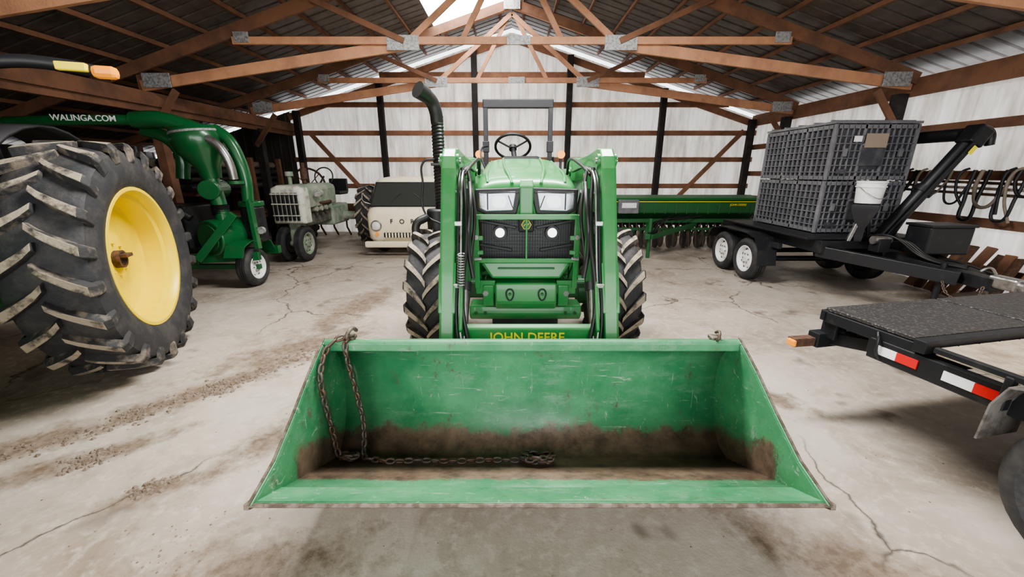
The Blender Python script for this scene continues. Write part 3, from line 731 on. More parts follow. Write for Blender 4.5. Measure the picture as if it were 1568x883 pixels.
# ------------------------------------------------------------ grain vac
G=grp('grain_vacuum',(-4.1,5.7,0))
tube('discharge_pipe',[(-6.4,5.35,2.20),(-5.9,5.4,2.22),(-5.3,5.5,2.24),(-4.95,5.6,2.25)],.065,GREEN_V,G)
lathe('pipe_collar',[(-.03,.066),(-.03,.10),(.03,.10),(.03,.066)],(-4.98,5.6,2.25),(1,.15,0),GREEN_V,G)
text('pipe_lettering','WALINGA.COM',(-5.45,5.395,2.25),(pi/2,0,.18),.10,WHT,G)
tube('top_duct',[(-4.95,5.6,2.25),(-4.7,5.62,2.26),(-4.45,5.66,2.20),(-4.2,5.7,2.10),(-4.0,5.72,1.95)],.11,GREEN_V,G)
tube('return_duct',[(-5.0,5.72,2.14),(-4.75,5.75,2.05),(-4.6,5.75,1.85),(-4.62,5.72,1.5)],.085,GREEN_V,G)
lathe('cyclone',[(0,.01),(0,.27),(-.05,.31),(-.16,.32),(-.30,.29),(-.50,.15),(-.66,.12),(-.66,.01)],(-4.22,5.62,2.16),(-.12,0,1),GREEN_V,G,36)
lathe('cyclone_band',[(-.04,.312),(-.05,.318),(-.065,.32),(-.07,.315)],(-4.22,5.62,2.15),(-.12,0,1),GALV,G,36)
tube('silver_elbow',[(-4.0,5.45,2.02),(-3.90,5.46,1.97),(-3.80,5.46,1.84),(-3.75,5.47,1.66),(-3.745,5.48,1.5)],.055,STEEL,G)
tube('dark_arch_pipe',[(-3.98,5.62,2.14),(-3.82,5.62,2.02),(-3.72,5.62,1.78),(-3.68,5.62,1.5),(-3.70,5.62,1.2)],.075,GREEN_V,G)
lathe('arch_flange',[(-.02,.065),(-.02,.10),(.02,.10),(.02,.065)],(-3.735,5.50,1.46),(0,0,1),GREEN_D,G)
cyl('airlock_drum',(-4.1,5.45,1.36),(-4.25,5.9,1.36),.13,GREEN_V,G,bev=.01)
cyl('down_pipe',(-4.14,5.60,1.52),(-4.05,5.55,1.02),.095,GREEN_V,G)
P=[]
for i in range(7): P+=[(i*.022,.10),(i*.022+.011,.112)]
lathe('hose_coupling',P,(-4.07,5.56,1.02),(0,0,1),HOSE,G)
cyl('down_pipe_foot',(-4.05,5.55,1.02),(-4.0,5.5,.62),.10,GREEN_V,G)
cyl('blower_drum',(-4.15,5.35,.72),(-3.95,5.95,.72),.25,GREEN_V,G,bev=.02)
cyl('blower_cap',(-4.16,5.33,.72),(-4.155,5.345,.72),.19,GREEN_D,G)
cyl('filter_cannister',(-3.75,5.75,.62),(-3.75,5.75,1.12),.15,BLK,G,bev=.02)
cyl('filter_lid',(-3.75,5.75,1.12),(-3.75,5.75,1.20),.16,GREEN_V,G,bev=.02)
beam('frame_diag',(-4.25,5.2,.45),(-3.75,5.35,1.05),.07,.10,GREEN_V,G)
beam('frame_diag_b',(-3.6,5.5,.55),(-3.68,5.6,1.25),.06,.08,GREEN_V,G)
beam('frame_rail',(-5.2,5.2,.42),(-3.6,5.5,.45),.08,.12,GREEN_V,G)
beam('frame_rail_b',(-5.2,6.1,.42),(-3.6,6.0,.45),.08,.12,GREEN_V,G)
beam('frame_cross',(-4.3,5.2,.44),(-4.3,6.1,.44),.08,.1,GREEN_V,G)
beam('axle',(-5.0,5.55,.28),(-3.65,5.55,.28),.07,.07,GREEN_V,G)
box('engine_block',(-4.8,5.7,.85),(.7,.6,.6),BLK,G,bev=.03)
tube('vac_hose',[(-4.3,5.3,1.0),(-4.55,5.25,1.2),(-4.8,5.3,1.5),(-4.9,5.4,1.9)],.05,HOSE,G)
for s,x in ((1,-3.76),(-1,-5.05)):
    road_wheel('road_wheel_%d'%(s+1),(x,5.55,.28),.275,.19,G,WHT,side=s)
    V=[];F=[]
    for i,(yy_,zz_) in enumerate(((5.18,.48),(5.26,.62),(5.41,.67),(5.69,.67),(5.86,.61),(5.94,.46))):
        V+=[(x-.13,yy_,zz_),(x+.13,yy_,zz_)]
    for i in range(5): F.append((2*i,2*i+1,2*i+3,2*i+2))
    mk('mudguard_%d'%(s+1),V,F,GREEN_V,G,solid=.012)
cyl('side_lamp',(-3.56,5.55,.80),(-3.56,5.60,.80),.05,GALV,G)
beam('lamp_bracket',(-3.72,5.6,.70),(-3.56,5.6,.78),.02,.02,GREEN_V,G)

# ------------------------------------------------------------ antique tractor
ox=-3.98
A=grp('antique_tractor',(ox,7.8,0))
def arng(y,w,zb,zt):
    return [(ox+a*w,y,z) for a,z in ((-1,zb),(-1,zt-.10),(-.92,zt-.04),(-.6,zt),(.6,zt),(.92,zt-.04),(1,zt-.10),(1,zb))]
loft('hood',[arng(7.12,.27,.98,1.35),arng(7.16,.29,.96,1.37),arng(8.5,.26,.98,1.38)],OLIV,A,smooth=False,bev=.02)
loft('nose',[arng(7.05,.25,.72,1.31),arng(7.10,.29,.70,1.36),arng(7.32,.29,.70,1.37)],OLIVG,A,smooth=False,bev=.02)
for i in range(6): box('grille_slot_%d'%i,(ox-.19+i*.076,7.035,1.0),(.045,.03,.48),BLK,A)
for z in (.85,1.05,1.22): box('grille_bar',(ox,7.02,z),(.5,.02,.02),OLIVG,A)
box('pedestal',(ox,7.35,.55),(.22,.3,.6),OLIV,A,bev=.03)
for s in (-1,1):
    road_wheel('front_wheel_%d'%(s+1),(ox+s*.16,7.20,.325),.32,.15,A,OLIV,side=s)
    ag_tire('rear_wheel_%d'%(s+1),(ox+s*.83,8.95,.66),.63,.34,.36,18,.03,A,dth=.28,dish=s,topm=LUGT,rimmat=RUST)
cyl('front_axle',(ox-.2,7.2,.325),(ox+.2,7.2,.325),.05,OLIV,A)
box('engine',(ox,7.95,.82),(.30,1.1,.42),mat('engine_grease',(.07,.075,.06),.7,0,(.16,.15,.12),14,.45,.6),A,bev=.03)
for i in range(4):
    cyl('engine_pot_%d'%i,(ox+.16,7.6+i*.2,.92),(ox+.27,7.6+i*.2,.92),.05,OLIV,A)
tube('manifold',[(ox+.22,7.55,1.05),(ox+.26,7.8,1.02),(ox+.26,8.2,1.02)],.035,RUST,A)
cyl('stack',(ox+.05,7.7,1.36),(ox+.05,7.7,1.76),.035,RUST,A); cyl('stack_muffler',(ox+.05,7.7,1.46),(ox+.05,7.7,1.66),.06,RUST,A)
cyl('precleaner',(ox-.12,7.5,1.36),(ox-.12,7.5,1.54),.035,OLIV,A); cyl('precleaner_cap',(ox-.12,7.5,1.52),(ox-.12,7.5,1.60),.07,OLIV,A)
box('transmission',(ox,8.8,.72),(.42,.8,.42),OLIV,A,bev=.04)
cyl('rear_axle',(ox-.83,8.95,.66),(ox+.83,8.95,.66),.09,OLIV,A)
box('seat',(ox,9.1,1.15),(.42,.4,.08),BLK,A,bev=.03); box('seat_back',(ox,9.3,1.3),(.42,.05,.3),BLK,A,bev=.02)
pts=[(ox+.19*math.cos(a),8.62+.05*math.sin(a),1.50+.18*math.sin(a)) for a in [2*pi*i/14 for i in range(14)]]
tube('steering_wheel',pts,.014,BLK,A,cyclic=True); cyl('steering_post',(ox,8.4,1.35),(ox,8.62,1.50),.02,BLK,A)
for s in (-1,1):
    cyl('headlamp',(ox+s*.40,7.4,1.22),(ox+s*.40,7.5,1.22),.07,OLIV,A); cyl('headlamp_glass',(ox+s*.40,7.385,1.22),(ox+s*.40,7.40,1.22),.06,GALV,A)
    beam('lamp_arm',(ox+s*.27,7.5,1.15),(ox+s*.4,7.46,1.18),.02,.02,OLIV,A)

# ------------------------------------------------------------ van
VN=grp('vintage_van',(-2.1,8.8,0))
vx0,vx1=-2.82,-1.20
def vring(z,x0,x1,yf,yb,r=.18,n=5):
    pts=[]
    for (cx_,cy_,a0) in ((x1-r,yb-r,0),(x0+r,yb-r,pi/2),(x0+r,yf+r,pi),(x1-r,yf+r,1.5*pi)):
        for i in range(n):
            a=a0+pi/2*i/(n-1); pts.append((cx_+r*math.cos(a),cy_+r*math.sin(a),z))
    return pts
loft('body',[vring(.26,vx0+.06,vx1-.06,7.66,10.3),vring(.34,vx0+.01,vx1-.01,7.60,10.35),vring(.55,vx0,vx1,7.57,10.38),vring(.80,vx0,vx1,7.58,10.38),vring(.90,vx0+.02,vx1-.02,7.62,10.36,.2),vring(.94,vx0+.035,vx1-.035,7.66,10.35,.2),vring(1.40,vx0+.12,vx1-.12,7.86,10.30,.2),vring(1.47,vx0+.17,vx1-.17,7.95,10.27,.2),vring(1.50,vx0+.32,vx1-.32,8.10,10.1,.2)],CREAM,VN)
vc=(vx0+vx1)/2
def slab(name,pts,m): return mk(name,pts,[tuple(range(len(pts)))],m,VN,solid=.012)
ws=[(vx0+.12,7.665,.97),(vx1-.12,7.665,.97),(vx1-.22,7.840,1.385),(vx0+.22,7.840,1.385)]
slab('windshield_seal',[(a+(.025 if a>vc else -.025),b-.004,c+(.02 if c>1.2 else -.02)) for a,b,c in ws],BLK)
slab('windshield',[(a,b-.014,c) for a,b,c in ws],GLASSD)
slab('side_window_l',[(vx0+.035,7.98,1.0),(vx0+.035,8.7,1.0),(vx0+.11,8.7,1.36),(vx0+.11,8.10,1.36)],GLASSD)
slab('side_window_r',[(vx1-.035,7.98,1.0),(vx1-.035,8.7,1.0),(vx1-.11,8.7,1.36),(vx1-.11,8.10,1.36)],GLASSD)
GL=mat('glass_lamp',(.75,.75,.72),.15)
for s in (-1,1):
    hx=vc+s*.60
    lathe('headlamp_ring',[(-.03,.075),(-.045,.09),(-.03,.105),(.03,.11)],(hx,7.59,.60),(0,1,0),STEEL,VN)
    lathe('headlamp_glass',[(-.05,.003),(-.045,.05),(-.03,.08)],(hx,7.59,.60),(0,1,0),GL,VN)
    cyl('turn_lamp',(hx,7.56,.44),(hx,7.59,.44),.035,AMBER,VN)
    road_wheel('front_wheel_%d'%(s+1),(vc+s*.66,8.15,.29),.285,.17,VN,WHT,side=s)
    road_wheel('rear_wheel_%d'%(s+1),(vc+s*.66,9.75,.29),.285,.17,VN,WHT,side=s)
    tube('wiper',[(vc+s*.35,7.655,.98),(vc+s*.22,7.71,1.12),(vc+s*.12,7.74,1.20)],.008,BLK,VN)
    tube('mirror_arm',[(vc+s*.80,7.95,.98),(vc+s*.93,7.9,1.05),(vc+s*.93,7.9,1.2)],.01,STEEL,VN)
box('grille_recess',(vc,7.585,.42),(.95,.04,.10),BLK,VN,bev=.02)
for i in range(15): box('grille_tooth_%d'%i,(vc-.42+i*.06,7.56,.42),(.03,.02,.09),CREAM,VN,bev=.005)
box('bumper',(vc,7.52,.25),(1.66,.09,.12),CREAM,VN,bev=.03)
for s in (-1,1): box('bumper_iron',(vc+s*.5,7.62,.27),(.06,.2,.06),BLK,VN)
for i,ch in enumerate('FORD'): text('hood_letter_%d'%i,ch,(vc-.30+i*.2,7.56,.68),(pi/2,0,0),.12,BLK,VN)

# ------------------------------------------------------------ seed drill
S=grp('seed_drill',(3.3,8.8,0))
x0,x1=.9,5.15
prism('seed_box',[(8.60,.62),(8.42,.76),(8.40,1.03),(9.0,1.05),(9.0,.78),(8.85,.62)],x0,x1,GREEN_D,S,bev=.012)
prism('box_lid',[(8.36,1.03),(8.40,1.07),(8.7,1.12),(9.03,1.08),(9.03,1.05)],x0-.02,x1+.02,GREEN_D,S)
box('yellow_stripe',((x0+x1)/2,8.395,.995),(x1-x0,.01,.015),LETTER,S,bev=0)
for i in range(19):
    x=x0+.1+i*(x1-x0-.2)/18
    box('box_rib_%d'%i,(x,8.43,.84),(.02,.05,.20),GREEN_D,S)
text('drill_letters','JOHN DEERE',(4.75,8.385,.93),(pi/2,0,0),.06,LETTER,S)
mb=MB()
for i in range(28):
    x=x0+.08+i*(x1-x0-.16)/27
    mb.cyl((x-.006,8.45+.12*(i%2),.19),(x+.006,8.45+.12*(i%2),.19),.185,0,20)
    mb.cyl((x,8.62,.66),(x+.02,8.50,.25),.026,1,8)
    mb.cyl((x+.05,8.60,.66),(x+.03,8.66,.25),.026,1,8)
    mb.beam((x,8.9,.45),(x,8.35,.30),.03,.06,2)
    mb.beam((x,8.40,.60),(x,8.36,.28),.02,.03,3)
    mb.cyl((x,8.25,.45),(x,8.47,.30),.012,3,6)
    mb.cyl((x,8.15,.08),(x,8.25,.45),.01,3,6)
mb.out('disc_openers',[DISC,HOSE,GREEN_D,RUST],S)
beam('tool_bar',(x0,8.9,.50),(x1,8.9,.50),.10,.10,GREEN_D,S)
beam('tool_bar_front',(x0,8.40,.60),(x1,8.40,.60),.08,.08,GREEN_D,S)
beam('press_bar',(x0,8.28,.44),(x1,8.28,.44),.05,.05,GREEN_D,S)
beam('drill_tongue',(2.9,8.4,.52),(2.55,7.35,.42),.10,.10,GREEN_D,S)
beam('drill_tongue_b',(3.9,8.4,.52),(2.62,7.35,.42),.08,.08,GREEN_D,S)
cyl('drill_jack',(2.62,7.45,0),(2.62,7.45,.75),.035,GREEN_D,S)
for i in range(4):
    tube('drill_hose_%d'%i,[(2.58+.03*i,7.4,.48),(2.7+.1*i,7.7,.60+.03*i),(3.1+.1*i,8.1,.66),(3.4+.2*i,8.38,.70)],.014,HOSE,S)
for i,x in enumerate((x0+.05,x1-.05)):
    beam('end_strut_%d'%i,(x,8.9,.5),(x,8.7,.80),.06,.08,GREEN_D,S)
    ag_tire('gauge_wheel_%d'%i,(x+(.22 if i else -.22),9.0,.38),.36,.2,.2,14,.02,S,rimmat=YEL,dish=1 if i else -1)
box('control_box',(2.42,8.30,.90),(.42,.12,.28),GRAYP,S,bev=.02)
box('control_label',(2.42,8.235,.93),(.30,.006,.10),WHT,S,bev=0)

# ------------------------------------------------------------ bins
bx0,bx1,by0,by1=4.12,5.20,5.36,6.75
B=grp('bulk_bin_stack',(4.66,6.0,.8))
def binbox(z0,z1,tag):
    mb=MB()
    cx_,cy_=(bx0+bx1)/2,(by0+by1)/2
    mb.box((cx_,cy_,(z0+z1)/2),(bx1-bx0-.07,by1-by0-.07,z1-z0-.02),1)
    h=z1-z0
    for z in (z0+.03,z0+h*.15,z0+h*.27,z0+h*.40,z0+h*.53,z0+h*.66,z0+h*.79,z1-.03):
        t=.05 if z in (z0+.03,z1-.03) else .012
        for x,y,sx,sy in ((cx_,by0+.015,bx1-bx0,.03),(cx_,by1-.015,bx1-bx0,.03),(bx0+.015,cy_,.03,by1-by0),(bx1-.015,cy_,.03,by1-by0)):
            mb.box((x,y,z),(sx,sy,t),0)
    for i in range(15):
        x=bx0+.02+i*(bx1-bx0-.04)/14; w=.05 if i in(0,14) else (.03 if i in (5,9) else .012)
        if 5<i<9:
            for zz in (z0+h*.1,z1-h*.12):
                for y in (by0+.015,by1-.015): mb.box((x,y,zz),(w,.03,h*.2),0)
            continue
        for y in (by0+.015,by1-.015): mb.box((x,y,(z0+z1)/2),(w,.03,h),0)
    for i in range(15):
        y=by0+.02+i*(by1-by0-.04)/14; w=.05 if i in(0,14) else (.03 if i in (5,9) else .012)
        for x in (bx0+.015,bx1-.015): mb.box((x,y,(z0+z1)/2),(.03,w,h),0)
    mb.box((cx_,by0+.006,(z0+z1)/2-h*.03),(.30,.03,h*.42),1)
    mb.box((cx_,by0-.010,z0+h*.64),(.32,.03,.025),0)
    for s in (-1,1):
        mb.box((cx_+s*.36,by0-.004,z0+h*.5),(.05,.03,.10),0); mb.box((cx_+s*.36,by0-.004,z0+h*.16),(.12,.03,.06),1)
    mb.out('bin_'+tag,[GRAYP,GRAYD],B,bev=.003)
binbox(.80,1.48,'lower'); binbox(1.49,2.18,'upper')
mb=MB(); mb.box(((bx0+bx1)/2,(by0+by1)/2,2.20),(bx1-bx0+.02,by1-by0+.02,.03),0)
for i in range(5):
    mb.beam((bx0,by0+.1+i*.3,2.225),(bx1,by0+.1+i*.3,2.225),.03,.02,0)
mb.out('bin_lid',[GRAYP],B)
box('paper_label',(4.66,5.338,1.98),(.28,.008,.17),mat('label_tan',(.30,.24,.19),.8),B,bev=0)
box('paper_tag',(4.42,5.338,2.0),(.10,.008,.07),WHT,B,bev=0)

# ------------------------------------------------------------ tender trailer with auger
R=grp('seed_tender_trailer',(4.5,5.8,0))
mb=MB()
for x in (3.95,5.15): mb.beam((x,7.3,.68),(x,4.9,.68),.09,.16)
for y in (5.0,5.6,6.2,6.8,7.3): mb.beam((3.95,y,.70),(5.15,y,.70),.08,.10)
mb.beam((3.95,5.0,.62),(4.70,3.98,.52),.10,.14)
mb.beam((5.15,5.0,.62),(4.90,3.98,.52),.10,.14)
mb.beam((4.80,4.9,.56),(4.80,3.72,.52),.13,.13)
mb.beam((3.75,5.42,.60),(3.75,7.0,.60),.06,.08)
mb.box((4.55,5.95,.775),(1.55,1.9,.03))
mb.out('frame',[BLK],R,bev=.006)
for i,y in enumerate((5.92,6.60)):
    for s,x in ((-1,3.66),(1,5.45)):
        road_wheel('wheel_%d_%d'%(i,s+1),(x,y,.32),.315,.21,R,WHT,side=s)
    cyl('axle_%d'%i,(3.66,y,.32),(5.45,y,.32),.04,BLK,R)
for s,x in ((-1,3.66),(1,5.45)):
    V=[];F=[]
    for (y,z) in ((5.50,.30),(5.54,.52),(5.66,.68),(5.9,.72),(6.65,.72),(6.9,.66),(7.02,.50)):
        V+=[(x-.14,y,z),(x+.13,y,z)]
    for i in range(6): F.append((2*i,2*i+1,2*i+3,2*i+2))
    mk('tandem_fender_%d'%(s+1),V,F,BLK,R,solid=.012)
box('coupler',(4.80,3.66,.56),(.12,.24,.12),STEEL,R,bev=.02)
cyl('coupler_ring',(4.80,3.50,.56),(4.80,3.58,.56),.05,STEEL,R)
tube('coupler_handle',[(4.72,3.7,.64),(4.66,3.72,.70),(4.60,3.74,.66)],.012,STEEL,R)
cyl('jack_tube',(4.66,4.12,.06),(4.66,4.12,.66),.028,BLK,R); cyl('jack_foot',(4.66,4.12,.0),(4.66,4.12,.06),.07,RUST,R)
chain('safety_chain',[(4.70,3.75,.50),(4.62,3.70,.36),(4.56,3.80,.30),(4.55,3.95,.40),(4.60,4.05,.50)],R,L=.05,wd=.032,wr=.006)
box('tool_box',(5.04,4.62,.83),(.50,.30,.32),BLK,R,bev=.02); box('tool_box_lid',(5.04,4.62,1.0),(.53,.33,.03),BLK,R)
box('winch',(4.5,4.75,.74),(.14,.14,.16),BLK,R); cyl('winch_drum',(4.4,4.75,.80),(4.6,4.75,.80),.05,STEEL,R)
cyl('auger_lower',(4.86,5.15,.78),(5.48,5.0,1.96),.082,BLK,R)
beam('auger_rail',(4.82,5.03,.80),(5.42,4.90,1.92),.05,.05,BLK,R)
box('auger_head',(5.49,4.98,2.0),(.18,.20,.22),BLK,R,rot=(0,.5,0),bev=.02)
cyl('auger_fold',(5.47,5.1,2.03),(5.30,6.4,2.02),.075,BLK,R)
cyl('auger_clamp',(5.16,5.09,1.34),(5.20,5.08,1.40),.11,BLK,R)
tube('auger_spout',[(5.52,4.95,2.09),(5.62,4.94,2.04),(5.66,4.94,1.90)],.045,BLK,R)
box('auger_reflector',(5.40,4.865,1.84),(.10,.01,.05),AMBERY,R,rot=(0,-1.0,0))
beam('auger_strut',(5.15,5.3,.76),(5.28,5.12,1.50),.05,.05,BLK,R)
lathe('hopper',[(0,.05),(.05,.06),(.16,.06),(.40,.18),(.46,.18)],(4.42,4.98,.75),(0,0,1),BLK,R,4)
beam('hopper_leg',(4.30,5.0,.70),(4.38,4.98,1.05),.04,.04,STEEL,R)
beam('hopper_leg_b',(4.56,4.98,.70),(4.48,4.98,1.05),.04,.04,BLK,R)
tube('brake_hose',[(4.82,3.8,.62),(4.85,4.2,.66),(4.90,4.5,.62),(4.95,4.9,.72)],.012,HOSE,R)
for i in range(4):
    tube('hyd_hose_%d'%i,[(4.5+i*.05,5.0,.80),(4.55+i*.07,4.7,.86-i*.02),(4.70+i*.03,4.4,.66),(4.78,4.0,.62+.01*i)],.012,HOSE,R)
Pz=1.225
g=grp('white_pail',(4.42,4.98,Pz))
lathe('pail_body',[(0,.005),(0,.125),(.24,.145),(.245,.152),(.26,.152),(.265,.145),(.265,.005)],(4.42,4.98,Pz),(0,0,1),WHT,g,32)
lathe('pail_rib',[(.19,.140),(.19,.152),(.205,.152),(.205,.142)],(4.42,4.98,Pz),(0,0,1),WHT,g,32)
tube('pail_handle',[(4.27,4.98,Pz+.2),(4.30,4.86,Pz+.12),(4.42,4.81,Pz+.06),(4.54,4.86,Pz+.12),(4.57,4.98,Pz+.2)],.004,STEEL,g)

# ------------------------------------------------------------ flatbed trailer (right foreground)
FT=grp('flatbed_trailer',(2.05,2.42,0),math.radians(11.5),True)
DZ=.74
mb=MB()
mb.box((.46,-.25,DZ),(.90,.50,.022),0); mb.box((1.42,-.25,DZ),(.96,.50,.022),0)
mb.out('tread_plate_ramps',[TREAD],FT,bev=.003)
mb=MB()
mb.beam((0,.0,DZ-.045),(1.92,.0,DZ-.045),.05,.07); mb.beam((.02,-.0,DZ-.05),(.02,-.52,DZ-.05),.04,.07)
mb.beam((.94,0,DZ-.05),(.94,-.5,DZ-.05),.04,.06)
mb.beam((.02,-.30,DZ-.13),(.02,-4.2,DZ-.13),.05,.12); mb.beam((1.90,-.30,DZ-.13),(1.90,-4.2,DZ-.13),.05,.12)
for y in (-.32,-.56,-1.2,-1.8,-2.4,-3.0,-3.6,-4.2): mb.beam((0,y,DZ-.12),(1.92,y,DZ-.12),.06,.09)
mb.beam((-.02,-.54,DZ-.02),(1.94,-.54,DZ-.02),.06,.07)
mb.beam((-.04,-.62,DZ-.0),(-.04,-4.2,DZ-.0),.03,.03)
for y in (-.9,-1.6,-2.4,-3.2): mb.beam((-.04,y,DZ-.16),(-.04,y,DZ+.0),.04,.03)
mb.beam((-.02,.02,DZ-.22),(1.94,.02,DZ-.22),.08,.10)
mb.beam((.10,.02,DZ-.22),(.10,-.5,DZ-.10),.05,.08)
mb.out('frame',[BLK],FT,bev=.005)
mb=MB()
for i in range(13): mb.box((.09+i*.145,-2.4,DZ-.03),(.135,3.62,.04),0)
mb.out('deck_boards',[PLANK],FT,bev=.004)
for k,(y,m) in enumerate(((-.40,WHTT),(-.50,RED),(-.72,WHTT),(-.84,RED),(-1.6,WHTT),(-1.7,RED))):
    box('tape_%d'%k,(-.008,y,DZ-.125),(.006,.10 if k<2 else .12,.05),m,FT,bev=0)
beam('bumper_bar',(-.17,.04,DZ-.235),(.12,.02,DZ-.235),.06,.06,RUST,FT)
box('marker_lamp',(-.175,.03,DZ-.235),(.025,.06,.045),AMBER,FT,bev=.008)
for x in (.14,.30): cyl('hinge_pin',(x-.04,.0,DZ-.16),(x+.04,0,DZ-.16),.03,BLK,FT)
for x in (.05,.24): box('hinge_lug',(x,-.02,DZ-.13),(.025,.10,.14),BLK,FT)
tube('ramp_latch',[(.0,-.33,DZ-.03),(-.02,-.35,DZ-.05),(-.02,-.36,DZ-.14),(.0,-.37,DZ-.18)],.008,BLK,FT)
box('tail_lamp',(.35,.075,DZ-.22),(.14,.03,.05),RED,FT)
for x,s in ((.0,-1),(1.92,1)):
    road_wheel('wheel_a',(x,-1.33,.365),.36,.20,FT,BLK,side=s); road_wheel('wheel_b',(x,-2.12,.365),.36,.20,FT,BLK,side=s)
for y in (-1.33,-2.12): cyl('axle',(.0,y,.365),(1.92,y,.365),.04,BLK,FT)
FM_=mat('scuffed_fender',(.20,.19,.175),.6,.3,(.09,.08,.07),9,.45,.6)
V=[];F=[]
for (y,z) in ((-.90,.44),(-.905,.62),(-.94,.72),(-1.04,.755),(-2.40,.755),(-2.52,.68),(-2.56,.52)):
    V+=[(-.13,y,z),(.12,y,z)]
for i in range(6): F.append((2*i,2*i+1,2*i+3,2*i+2))
mk('fender',V,F,FM_,FT,solid=.008)

# ------------------------------------------------------------ clutter
g=grp('pipe_rack',(-6.4,8.6,0))
mb=MB()
for row in range(4):
    for i in range(6-row%2):
        r=.075; x=-6.9+i*.17+(row%2)*.085
        mb.cyl((x,7.6+random.uniform(-.15,.15),1.30+row*.15),(x,10.5,1.30+row*.15),r,0 if random.random()<.6 else 1,14)
mb.out('pipes',[BLKP,TAN],g)
mb=MB()
for y in (7.9,9.2,10.3):
    mb.beam((-7.1,y,0),(-7.1,y,2.1),.09,.09); mb.beam((-5.85,y,0),(-5.85,y,1.9),.09,.09); mb.beam((-7.1,y,1.18),(-5.85,y,1.18),.08,.09); mb.beam((-7.1,y,.5),(-5.85,y,.5),.08,.09)
mb.out('rack_frame',[WOODD],g)
mb=MB()
for i in range(9): mb.beam((-7.0+i*.13,7.7+random.uniform(-.2,.1),.58+random.uniform(0,.03)),(-7.0+i*.13,10.4,.58),.11,.05)
for i in range(6): mb.beam((-6.9+i*.16,7.8+random.uniform(-.2,.1),.65),(-6.9+i*.16,10.4,.65),.13,.05)
mb.out('boards',[WOODD],g)
g=grp('rusty_cultivator',(-5.0,10.0,0))
mb=MB()
mb.beam((-5.3,10.1,.75),(-3.1,10.1,.75),.1,.1); mb.beam((-5.3,10.45,.75),(-3.1,10.45,.75),.1,.1)
for i in range(7):
    x=-5.2+i*.33
    mb.beam((x,10.1,.8),(x,10.5,.7),.04,.06)
    for a,b in (((x,10.3,.75),(x,10.05,.55)),((x,10.05,.55),(x,10.05,.25)),((x,10.05,.25),(x,10.25,.02))): mb.beam(a,b,.03,.04)
mb.out('cultivator_frame',[RUST],g)
pts=[(-5.0+.42*math.cos(a),9.95,1.25+.42*math.sin(a)) for a in [2*pi*i/20 for i in range(20)]]
g=grp('steel_spoke_wheel',(-5.0,9.95,.85))
tube('wheel_rim',pts,.025,RUST,g,cyclic=True)
for i in range(8):
    a=2*pi*i/8; beam('spoke_%d'%i,(-5.0,9.95,1.25),(-5.0+.41*math.cos(a),9.95,1.25+.41*math.sin(a)),.018,.018,RUST,g)
g=grp('hanging_hoses',(6.1,5.2,1.6))
ys=[4.45,4.62,4.85,5.0,5.25,5.42,5.7,5.95,6.2,6.45]
for k in range(len(ys)-1):
    a,b=ys[k],ys[k+1]+random.uniform(-.05,.1)
    b=min(b,6.45); d=random.uniform(.25,.75); zz_=1.62
    tube('hose_%d'%k,[(6.14,a,zz_),(6.10,a+.01,zz_-d*.5),(6.08,(a+b)/2,zz_-d),(6.10,b-.01,zz_-d*.55),(6.14,b,zz_)],random.choice((.014,.018,.022)),BLKP if k%3 else TAN,g)
for k in range(7):
    a=random.uniform(4.4,6.4); d=random.uniform(.4,.9)
    tube('hose_end_%d'%k,[(6.14,a,1.64),(6.08,a+.02,1.60),(6.07,a+.03,1.6-d*.5),(6.09,a+random.uniform(-.1,.1),1.6-d)],.016,BLKP if k%2 else TAN,g)
mb=MB()
for k in range(3):
    mb.beam((6.13,4.3,1.30+k*.07),(6.13,6.45,1.34+k*.07),.03,.035,k%2)
mb.out('hanging_pipes',[RUST,TAN],g)
g=grp('leaning_boards',(6.0,4.8,0))
mb=MB()
for i in range(9):
    y=4.4+i*.14; mb.beam((5.80+random.uniform(-.06,.04),y,.02),(6.10,y+random.uniform(-.05,.08),.60+random.uniform(-.1,.12)),.11,.03,i%2,up=(1,0,0))
mb.out('boards',[WOODD,RUST],g)
g=grp('scrap_bundle',(5.5,4.2,0))
mb=MB()
for i in range(14):
    a=(5.45+random.uniform(-.08,.08),4.1+random.uniform(-.2,.2),.04+random.uniform(0,.25)); b=(a[0]+random.uniform(-.12,.08),a[1]+random.uniform(-.5,.3),.04+random.uniform(0,.3))
    mb.cyl(a,b,random.choice((.02,.03,.04)),i%3,8)
mb.out('scrap_pieces',[RUST,BLK,TAN],g)
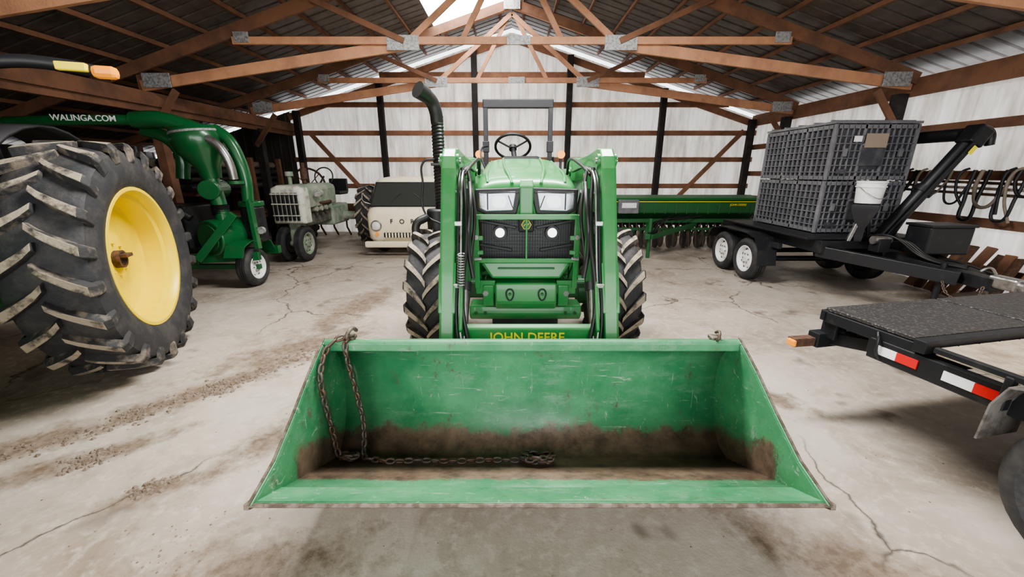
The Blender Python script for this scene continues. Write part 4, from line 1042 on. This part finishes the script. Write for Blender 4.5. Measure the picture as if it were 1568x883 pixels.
# dirt clods
V=[];F=[]
def clod(x,y,r):
    o=len(V); n=5
    V.append((x,y,r*.8))
    for i in range(n):
        a=2*pi*i/n+random.random()*.5; q=r*random.uniform(.6,1.1); V.append((x+q*.6*math.cos(a),y+q*.6*math.sin(a),r*.6))
    for i in range(n):
        a=2*pi*i/n+random.random()*.5; q=r*random.uniform(.8,1.3); V.append((x+q*math.cos(a),y+q*math.sin(a),0.001))
    for i in range(n):
        j=(i+1)%n; F.append((o,o+1+i,o+1+j)); F.append((o+1+i,o+1+n+i,o+1+n+j,o+1+j))
def line_clods(p,q,sp,n,rs=(.003,.004,.006,.010,.016)):
    for i in range(n):
        t=random.random(); x=p[0]+(q[0]-p[0])*t+random.gauss(0,sp); y=p[1]+(q[1]-p[1])*t+random.gauss(0,sp)
        clod(x,y,random.choice(rs))
line_clods((-3.0,1.9),(-2.45,2.35),.05,160); line_clods((-2.5,2.45),(-2.05,2.95),.05,220); line_clods((-2.3,2.65),(-2.25,2.7),.07,160)
line_clods((-2.05,3.0),(-1.7,3.5),.07,170); line_clods((-2.52,1.85),(-2.38,1.95),.045,170); line_clods((-1.97,1.64),(-1.85,1.72),.035,90)
line_clods((-2.7,2.3),(-2.55,2.4),.04,80); line_clods((-1.6,1.45),(-1.3,1.0),.08,80,(.002,.003,.005)); line_clods((-1.5,2.3),(-1.3,2.6),.05,60,(.002,.003,.005)); line_clods((-3.3,1.75),(-3.0,1.9),.05,100)
for i in range(450): clod(random.uniform(-3.5,3),random.uniform(.8,6),random.uniform(.002,.005))
mk('floor_dirt_clods',V,F,DIRT)

# ------------------------------------------------------------ lights, world, camera
w=D.worlds.new('World'); sc.world=w; w.use_nodes=True
bg=w.node_tree.nodes['Background']; bg.inputs[0].default_value=(.95,.97,1,1); bg.inputs[1].default_value=2.9
def area(name,loc,rot,sx,sy,e,col=(1,1,1)):
    l=D.lights.new(name,'AREA'); l.shape='RECTANGLE'; l.size=sx; l.size_y=sy; l.energy=e; l.color=col
    o=D.objects.new(name,l); sc.collection.objects.link(o); o.location=loc; o.rotation_euler=rot
area('doorway_daylight',(0,-2.4,2.0),(math.radians(93),0,0),8,2.6,215,(1,.985,.96))
area('overhead_fill',(0,3.5,4.25),(0,0,0),3.0,.8,560,(1,.975,.94))  # added lamp above the view, brightens the shed and drops the bucket's shadow
cam=D.cameras.new('Camera'); co=D.objects.new('Camera',cam); sc.collection.objects.link(co)
co.location=(0,0,1.6); co.rotation_euler=(math.radians(90-16.6),0,0)
cam.sensor_width=36; cam.lens=13.78; cam.clip_start=.05; cam.clip_end=200
sc.camera=co
